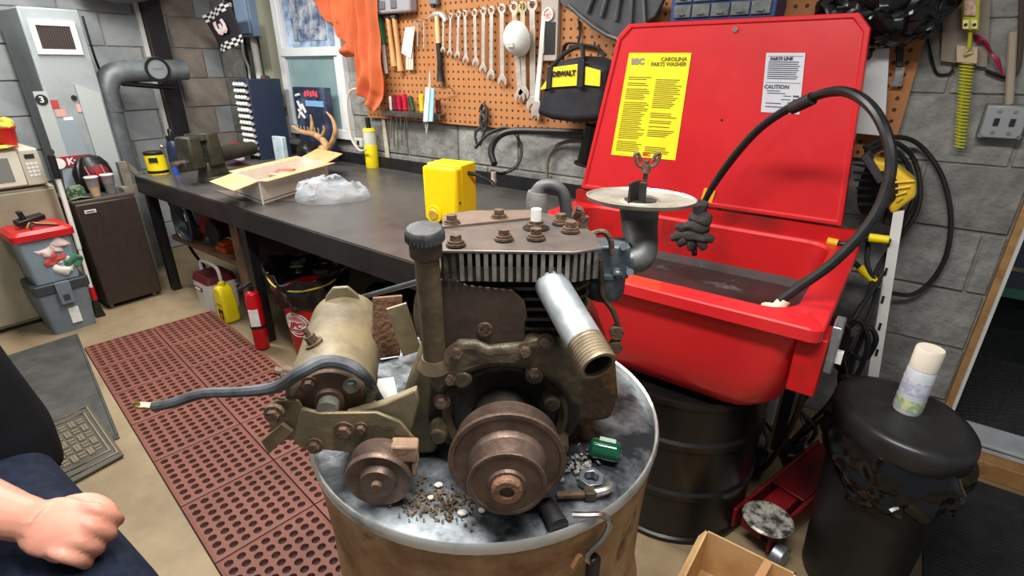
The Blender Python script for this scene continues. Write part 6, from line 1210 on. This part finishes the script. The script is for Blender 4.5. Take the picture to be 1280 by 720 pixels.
sax = V((.03, .0, 1)).normalized(); sm = pm('spray_white', (206, 210, 216), (188, 192, 202), rough=.3, scale=20)
MB().lathe([(.031, 0), (.0325, .004), (.0325, .125), (.030, .132), (0, .132)], sp, sax, 28).build('can', sm, spc); MB().lathe([(.0315, .132), (.0315, .185), (.029, .19), (0, .19)], sp, sax, 28).build('cap', pm('cap_cream', (222, 212, 196), rough=.4), spc)
MB()._ring([(.0326, .012), (.0332, .012), (.0332, .045), (.0326, .045)], sp, sax, 28).build('label_band', pm('lbl_green', (206, 208, 150), (150, 170, 150), rough=.4, scale=70, lo=.45, hi=.55), spc); MB()._ring([(.0326, .06), (.0331, .06), (.0331, .10), (.0326, .10)], sp, sax, 28).build('label_print', pm('lbl_lav', (170, 176, 200), (206, 208, 216), rough=.4, scale=60, lo=.45, hi=.55), spc)
# ---------------------------------------------------------------- floor jack
ja, jb = V((-.135, 1.50, 0)), V((.05, 2.12, 0)); jx = (jb-ja).normalized(); js = V((jx.y, -jx.x, 0)); rj = math.atan2(jx.y, jx.x)
jk = thing('floor_jack', 'low red trolley jack with a round worn saddle', 'jack', ja.lerp(jb, .4)); jr = pm('jack_red', (122, 16, 22), (90, 12, 18), rough=.4, scale=8)
for s_ in (-1, 1): MB().box(ja.lerp(jb, .47)+js*s_*.065+V((0, 0, .075)), (.60, .014, .085), (0, 0, rj)).build('side_frame', jr, jk, bevel=.006)
MB().box(ja.lerp(jb, .75)+V((0, 0, .085)), (.22, .11, .07), (0, 0, rj)).build('pump_body', jr, jk, bevel=.01); MB().box(ja.lerp(jb, .28)+V((0, 0, .085)), (.36, .075, .04), (0, 0, rj)).build('lift_arm', jr, jk, bevel=.006)
MB().box(ja.lerp(jb, .62)+V((0, 0, .112)), (.34, .115, .008), (0, 0, rj)).build('top_plate', jr, jk, bevel=.003)
sd_ = WZ(960, 648, .132); sdo = MB().lathe([(.02, -.03), (.02, -.012), (.074, -.008), (.079, 0), (.072, .006), (.02, .004), (0, .004)], sd_, n=32).build('saddle', pm('saddle_worn', (196, 192, 184), (70, 64, 58), rough=.5, metal=.4, scale=30, lo=.42, hi=.58), jk)
for f, s_ in ((.03, 1), (.03, -1), (.97, 1), (.97, -1)):
    c = ja.lerp(jb, f)+js*s_*.098; c.z = .04 if f < .5 else .03; MB().cyl(c-js*.018, c+js*.018, c.z, n=24).build('wheel', galv, jk, bevel=.003)
MB().cyl(ja.lerp(jb, .90)+V((0, 0, .12)), ja.lerp(jb, 1.06)+V((0, 0, .19)), .02, n=14).build('handle_socket', jr, jk)
for i, (p, r_) in enumerate(((V((-.22, 1.92, .035)), .05), (V((-.10, 2.06, .04)), .05), (V((-.36, 2.14, .05)), .06))):
    t = thing('power_adapter', 'black power adapter lying on the floor %s' % ['by the drum', 'by the jack', 'by the wall'][i], 'adapter', (p.x, p.y, 0), 'power adapters on the floor'); MB().box((p.x, p.y, .035), (.09, .12, .07), (0, 0, .4*i)).build('brick', black_m, t, bevel=.014); MB().tube([p+V((0, 0, .02)), p+V((.03, .06, .06)), p+V((-.02, .12, .12)), p+V((.02, .2, .03))], .007).build('lead', black_m, t)
tag(MB().cyl((-.235, 2.27, 0), (-.235, 2.27, .50), .022, n=14).cyl((-.235, 2.27, .45), (-.235, 2.27, .50), .03, n=14).build('drain_pipe', pm('pvc', (206, 202, 190), rough=.4)), 'short white plastic drain pipe under the washer', 'pipe')
# cardboard box in front
c0, c1 = V((-.235, 1.06, 0)), V((.02, 1.325, 0)); hb_ = .17
cbx = thing('cardboard_box', 'small open brown cardboard box on the floor before the trash can', 'box', (c0+c1)/2)
for a, b in (((c0.x, c0.y), (c1.x, c0.y+.006)), ((c0.x, c1.y-.006), (c1.x, c1.y)), ((c0.x, c0.y), (c0.x+.006, c1.y)), ((c1.x-.006, c0.y), (c1.x, c1.y))): MB().bb((*a, 0.002), (*b, hb_)).build('side_panel', card, cbx)
MB().bb((c0.x, c0.y, .001), (c1.x, c1.y, .008)).build('bottom', card, cbx); MB().quad([(c0.x, c1.y, hb_), (c0.x, c0.y, hb_), (c0.x-.02, c0.y, hb_+.05-.09), (c0.x-.02, c1.y, hb_-.04)], .004).build('flap', card, cbx)
MB().box(((c0.x+c1.x)/2+.04, 1.19, hb_+.006), (.022, .25, .008), (0, 0, -.12)).build('divider', pm('stick_card', (186, 140, 96), rough=.8), cbx)
# dark rubber mat at the door
q = [WZ(1150, 612, 0), WZ(1282, 680, 0), V((1.1, 1.3, 0)), V((.36, 1.15, 0))]
q = [V((.345, 2.36, 0)), V((1.25, 2.36, 0)), V((1.25, 1.2, 0)), V((.345, 1.2, 0))]
em = thing('entry_mat', 'large dark ribbed rubber mat inside the doorway', 'mat', (.8, 1.8, 0)); dmm = pm('entry_rubber', (34, 34, 35), (48, 48, 48), rough=.75, scale=14, bump=.15)
MB().bb((.345, 1.2, 0), (1.25, 2.36, .010)).build('slab', dmm, em, bevel=.003); mb = MB()
for i in range(58): mb.box((.8, 1.21+i*.0195, .0105), (.88, .006, .004))
stuff(mb.build('ribs', dmm, em))
# ================================================================== loose things on the drum top
gc_ = SZ(755, 566, DZ+.012); t = sthing('green_lighter', 'glossy dark green plastic cap lying on the drum top', 'cap', (gc_.x, gc_.y, DZ))
a, b = gc_+V((-.020, .006, .006)), gc_+V((.022, -.008, .006)); MB(STN).tube([a, b], .0155, n=18, k=1).build('body', pm('green_gloss', (10, 74, 48), rough=.12, coat=.5), t, bevel=.005, bseg=3); MB(STN).box((a+b)/2+V((.004, .004, .0145)), (.024, .009, .003), (0, .05, -.3)).build('clear_strip', pm('pale_strip', (170, 190, 180), rough=.2), t)
p = SZ(739, 600, DZ+.009); t = sthing('hex_nut', 'bright zinc hex nut on the drum top', 'nut', (p.x, p.y, DZ)); nm = MB(STN)
nm.add([p+V((r_*math.cos(PI/3*i+.2), r_*math.sin(PI/3*i+.2), z)) for z in (-.006, .007) for r_ in (.0195, .0115) for i in range(6)], [(i, (i+1) % 6, 12+(i+1) % 6, 12+i) for i in range(6)]+[(6+i, 18+i, 18+(i+1) % 6, 6+(i+1) % 6) for i in range(6)]+[(12+i, 12+(i+1) % 6, 18+(i+1) % 6, 18+i) for i in range(6)]+[(i, 6+i, 6+(i+1) % 6, (i+1) % 6) for i in range(6)]); nm.build('nut_body', galv, t, bevel=.001)
MB(STN)._ring([(.0105, -.006), (.0120, -.006), (.0120, .006), (.0105, .006)], p, (0, 0, 1), 24).build('thread', pm('thread_grey', (110, 112, 112), rough=.4, metal=.7), t)
p = SZ(705, 619, DZ+.008); t = sthing('linkage_clevis', 'greasy steel clevis rod lying beside the pulley', 'rod', (p.x, p.y, DZ)); e = SZ(752, 608, DZ+.008)
MB(STN).cyl(p+V((-.01, 0, 0)), p+V((.03, .002, 0)), .0055, n=10).build('rod', rustb, t); MB(STN).box(p+V((.036, .003, 0)), (.016, .016, .015), (0, 0, .1)).build('block', cast, t, bevel=.002); MB(STN).tube([p+V((.042, .002, .002)), p+V((.06, .006, .004)), p+V((.066, .016, .004))], .006, n=8).build('fork', greym, t)
p = SZ(690, 645, DZ+.012); tag(MB(STN).cyl(SZ(683, 630, DZ+.011), SZ(697, 655, DZ+.011), .0115, .0125, n=16).cyl(SZ(695, 652, DZ+.011), SZ(699, 659, DZ+.011), .0135, n=16).build('rubber_hose_stub', blackr), 'short black rubber hose stub in front of the pulley', 'hose')
db_ = MB(STN); random.seed(3)
for i in range(320):
    f = random.random(); x = random.gauss(553, 26); y = random.gauss(628, 12); p = SZ(x, y, DZ+.002); s_ = random.uniform(.0008, .0030)
    if (p-V((DR, DD, p.z))).length > .27: continue
    db_.box(p+V((0, 0, s_*.3)), (s_*1.6, s_, s_*.7), (random.random(), random.random(), random.random()*3))
stuff(tag(db_.build('rust_crumbs', pm('crumbs', (120, 92, 58), (70, 56, 40), rough=.9, scale=90, lo=.4, hi=.6)), 'scatter of brown rust and dirt crumbs before the pulley', 'debris'))
for i, (x, y, s_) in enumerate(((578, 641, .007), (548, 606, .006), (602, 638, .005), (538, 622, .005))):
    p = SZ(x, y, DZ+.003); tag(MB(STN).ell(p, (s_, s_*.8, .003)).jitter(.001, 200, i).build('gravel_chip', pm('chip', (206, 200, 188), rough=.8)), ['large pale stone chip beside the pulley on the drum', 'small pale stone chip beside the idler pulley', 'pale stone chip under the pulley edge', 'pale stone chip in the middle of the dirt crumbs'][i], 'stone chip', 'stone chips on the drum')
db_ = MB(STN)
for i in range(60):
    p = SZ(random.gauss(722, 14), random.gauss(580, 10), DZ+.002); s_ = random.uniform(.002, .006); db_.box(p+V((0, 0, s_*.3)), (s_*1.4, s_, s_*.7), (random.random(), random.random(), random.random()*3))
stuff(tag(db_.build('grease_flakes', pm('flakes', (60, 56, 52), (176, 176, 172), rough=.5, scale=80, lo=.45, hi=.6)), 'scatter of grey grease flakes beside the green cap', 'debris'))
q = [SZ(x, y, DZ+.001) for x, y in ((440, 478), (492, 472), (503, 520), (455, 528))]; tag(MB(STN).quad(q[::-1], .0012).build('paper_sheet', paper), 'white printed paper sheet under the starter motor', 'paper')
q = [SZ(x, y, DZ+.004) for x, y in ((470, 438), (494, 434), (498, 446), (476, 450))]; tag(MB(STN).quad(q[::-1], .0012).build('receipt', paper), 'small folded white receipt behind the starter motor', 'paper')
# ================================================================== person at the left edge
pn = sthing('person', 'person in a black sweatshirt and dark jeans seated with a fist resting on one thigh', 'person', (-1.0, .75, 0))
skin = pm('skin', (190, 128, 108), (202, 144, 124), rough=.5, scale=14, lo=.35, hi=.7, bump=.05, bscale=120)
bodyb = MB(STN)
fist = SD(82, 662, .565); elb = fist+V((-.205, .03, .035)); fa_ = (fist-elb).normalized(); nup = V((.0, -.45, .9)); nup = (nup-fa_*nup.dot(fa_)).normalized(); sid = fa_.cross(nup)
wr = fist-fa_*.055
bodyb.tube([elb-fa_*.05, elb, elb.lerp(wr, .35), elb.lerp(wr, .8), wr], [.042, .045, .045, .033, .030], n=16)
bodyb.tube([elb, elb+V((-.07, .05, .07)), V((-.94, .71, 1.12)), V((-.99, .84, 1.30))], [.042, .042, .045, .05], n=14)
# palm
Rm = Matrix((fa_, sid, nup)).transposed()
def hp_(x, y, z): return fist+Rm@V((x, y, z))
def ellm(mb, c, r): 
    o_ = len(mb.v); mb.ell((0, 0, 0), r, n=18, m=12)
    for i in range(o_, len(mb.v)): mb.v[i] = fist+Rm@(mb.v[i]+V(c))
ellm(bodyb, (-.012, 0, .006), (.052, .042, .021)); ellm(bodyb, (.012, .0, .0), (.036, .043, .024)); bodyb.tube([wr, hp_(-.03, 0, .0)], [.030, .034], n=14, k=1)
for i, (y, l_) in enumerate(((-.032, .040), (-.011, .043), (.0105, .041), (.031, .036))):
    r_ = .0098 if i < 3 else .0086; k0 = hp_(.032-.004*abs(i-1), y, .010); 
    bodyb.tube([hp_(.0, y*.9, .008), k0, hp_(.047-.004*abs(i-1), y, -.004), hp_(.050-.005*abs(i-1), y, -.024), hp_(.034, y, -.038), hp_(.012, y, -.034), hp_(.002, y, -.026)], [r_*1.05, r_*1.15, r_*1.08, r_, r_, r_*.95, r_*.8], n=12, k=4)
bodyb.tube([hp_(-.03, -.030, -.008), hp_(-.008, -.046, -.020), hp_(.020, -.042, -.030), hp_(.034, -.022, -.046)], [.015, .013, .0115, .009], n=12)
# neck, head, chest core
hd = V((-1.02, .70, 1.62)); fdir = V((.85, -.35, 0)).normalized()
bodyb.tube([V((-1.03, .78, 1.18)), V((-1.03, .77, 1.38)), V((-1.02, .72, 1.52)), hd], [.10, .09, .058, .06], n=18)
bodyb.ell(hd+V((0, 0, .03)), (.078, .088, .115)); bodyb.ell(hd+fdir*.03+V((0, 0, -.05)), (.058, .055, .055)); bodyb.ell(hd+fdir*.092+V((0, 0, .0)), (.014, .014, .024)); bodyb.ell(hd+fdir*.084+V((0, 0, -.045)), (.018, .022, .008))
fs_ = V((-fdir.y, fdir.x, 0))
for s_ in (-1, 1): bodyb.ell(hd+fs_*s_*.082, (.012, .016, .03))
bo_ = bodyb.build('body', skin, pn); rm_ = bo_.modifiers.new('remesh', 'REMESH'); rm_.mode = 'VOXEL'; rm_.voxel_size = .0034; rm_.use_smooth_shade = True
sm_ = bo_.modifiers.new('smooth', 'SMOOTH'); sm_.factor = .5; sm_.iterations = 2
hr = MB(STN); hr.ell(hd-fdir*.018+V((0, 0, .055)), (.088, .094, .105)); hr.build('hair', pm('hair_brown', (60, 44, 34), (44, 32, 26), rough=.8, scale=60, bump=.4), bo_)
for s_ in (-1, 1): MB(STN).ell(hd+fdir*.078+fs_*s_*.032+V((0, 0, .022)), .011).build('eye', whitep, bo_); MB(STN).ell(hd+fdir*.0865+fs_*s_*.032+V((0, 0, .022)), .005).build('iris', ink, bo_)
blk = pm('black_fleece', (14, 15, 18), (20, 21, 25), spec=.12, rough=.9, scale=7, bump=.15, bscale=30)
swt = MB(STN)
swt.tube([V((-1.09, .79, .70)), V((-1.11, .80, .80)), V((-1.13, .80, .95)), V((-1.14, .80, 1.12)), V((-1.13, .79, 1.30)), V((-1.04, .77, 1.42)), V((-1.03, .75, 1.47))], [.16, .172, .16, .145, .155, .12, .07], n=28)
swt.tube([V((-1.0, .84, 1.36)), V((-.99, .84, 1.30)), V((-.95, .73, 1.14)), V((-.93, .66, 1.02)), elb+V((-.03, .0, .005))], [.08, .076, .068, .062, .060], n=18)
swt.tube([V((-1.12, .72, 1.36)), V((-1.18, .64, 1.28)), V((-1.25, .55, 1.08)), V((-1.2, .45, .95)), V((-1.05, .42, .9))], [.08, .078, .068, .06, .05], n=18)
so = swt.build('sweatshirt', blk, pn); r2 = so.modifiers.new('remesh', 'REMESH'); r2.mode = 'VOXEL'; r2.voxel_size = .010; r2.use_smooth_shade = True
s2 = so.modifiers.new('smooth', 'SMOOTH'); s2.factor = .5; s2.iterations = 6
jn = pm('dark_denim', (17, 23, 38), (26, 34, 52), spec=.2, rough=.85, scale=40, bump=.15, bscale=160)
je = MB(STN); je.ell(V((-1.11, .78, .76)), (.17, .16, .12))
je.tube([V((-1.08, .82, .735)), V((-.88, .69, .735)), V((-.67, .555, .742)), V((-.60, .52, .69)), V((-.60, .52, .5)), V((-.66, .58, .30)), V((-.68, .60, .1))], [.105, .096, .088, .08, .066, .06, .062], n=20)
je.tube([V((-1.16, .70, .735)), V((-1.0, .50, .735)), V((-.86, .32, .735)), V((-.82, .28, .68)), V((-.82, .30, .5)), V((-.88, .36, .1))], [.115, .105, .092, .082, .066, .062], n=20)
jo = je.build('jeans', jn, pn); r2 = jo.modifiers.new('remesh', 'REMESH'); r2.mode = 'VOXEL'; r2.voxel_size = .010; r2.use_smooth_shade = True
s2 = jo.modifiers.new('smooth', 'SMOOTH'); s2.factor = .5; s2.iterations = 6
for p in (V((-.68, .60, 0)), V((-.88, .36, 0))):
    b = MB(STN); b.tube([p+V((-.05, .03, .05)), p+V((.02, -.01, .05)), p+V((.12, -.07, .035)), p+V((.17, -.10, .03))], [.045, .05, .042, .028], n=16); o_ = b.build('boot', pm('boot_brown', (52, 40, 32), rough=.6), pn)
sto = sthing('shop_stool', 'black shop stool under the seated person', 'stool', (-1.12, .80, 0)); c = V((-1.12, .80, 0))
MB(STN).lathe([(.16, .60), (.165, .605), (.165, .625), (.15, .635), (0, .635)], c, n=32).build('seat', black_m, sto)
for i in range(4): a = PI/4+PI/2*i; MB(STN).cyl(c+V((.12*math.cos(a), .12*math.sin(a), .60)), c+V((.19*math.cos(a), .19*math.sin(a), 0)), .014, n=10).build('leg', steel, sto)
MB(STN)._ring([(.155, .25), (.17, .25), (.17, .265), (.155, .265)], c, (0, 0, 1), 28).build('foot_ring', steel, sto)
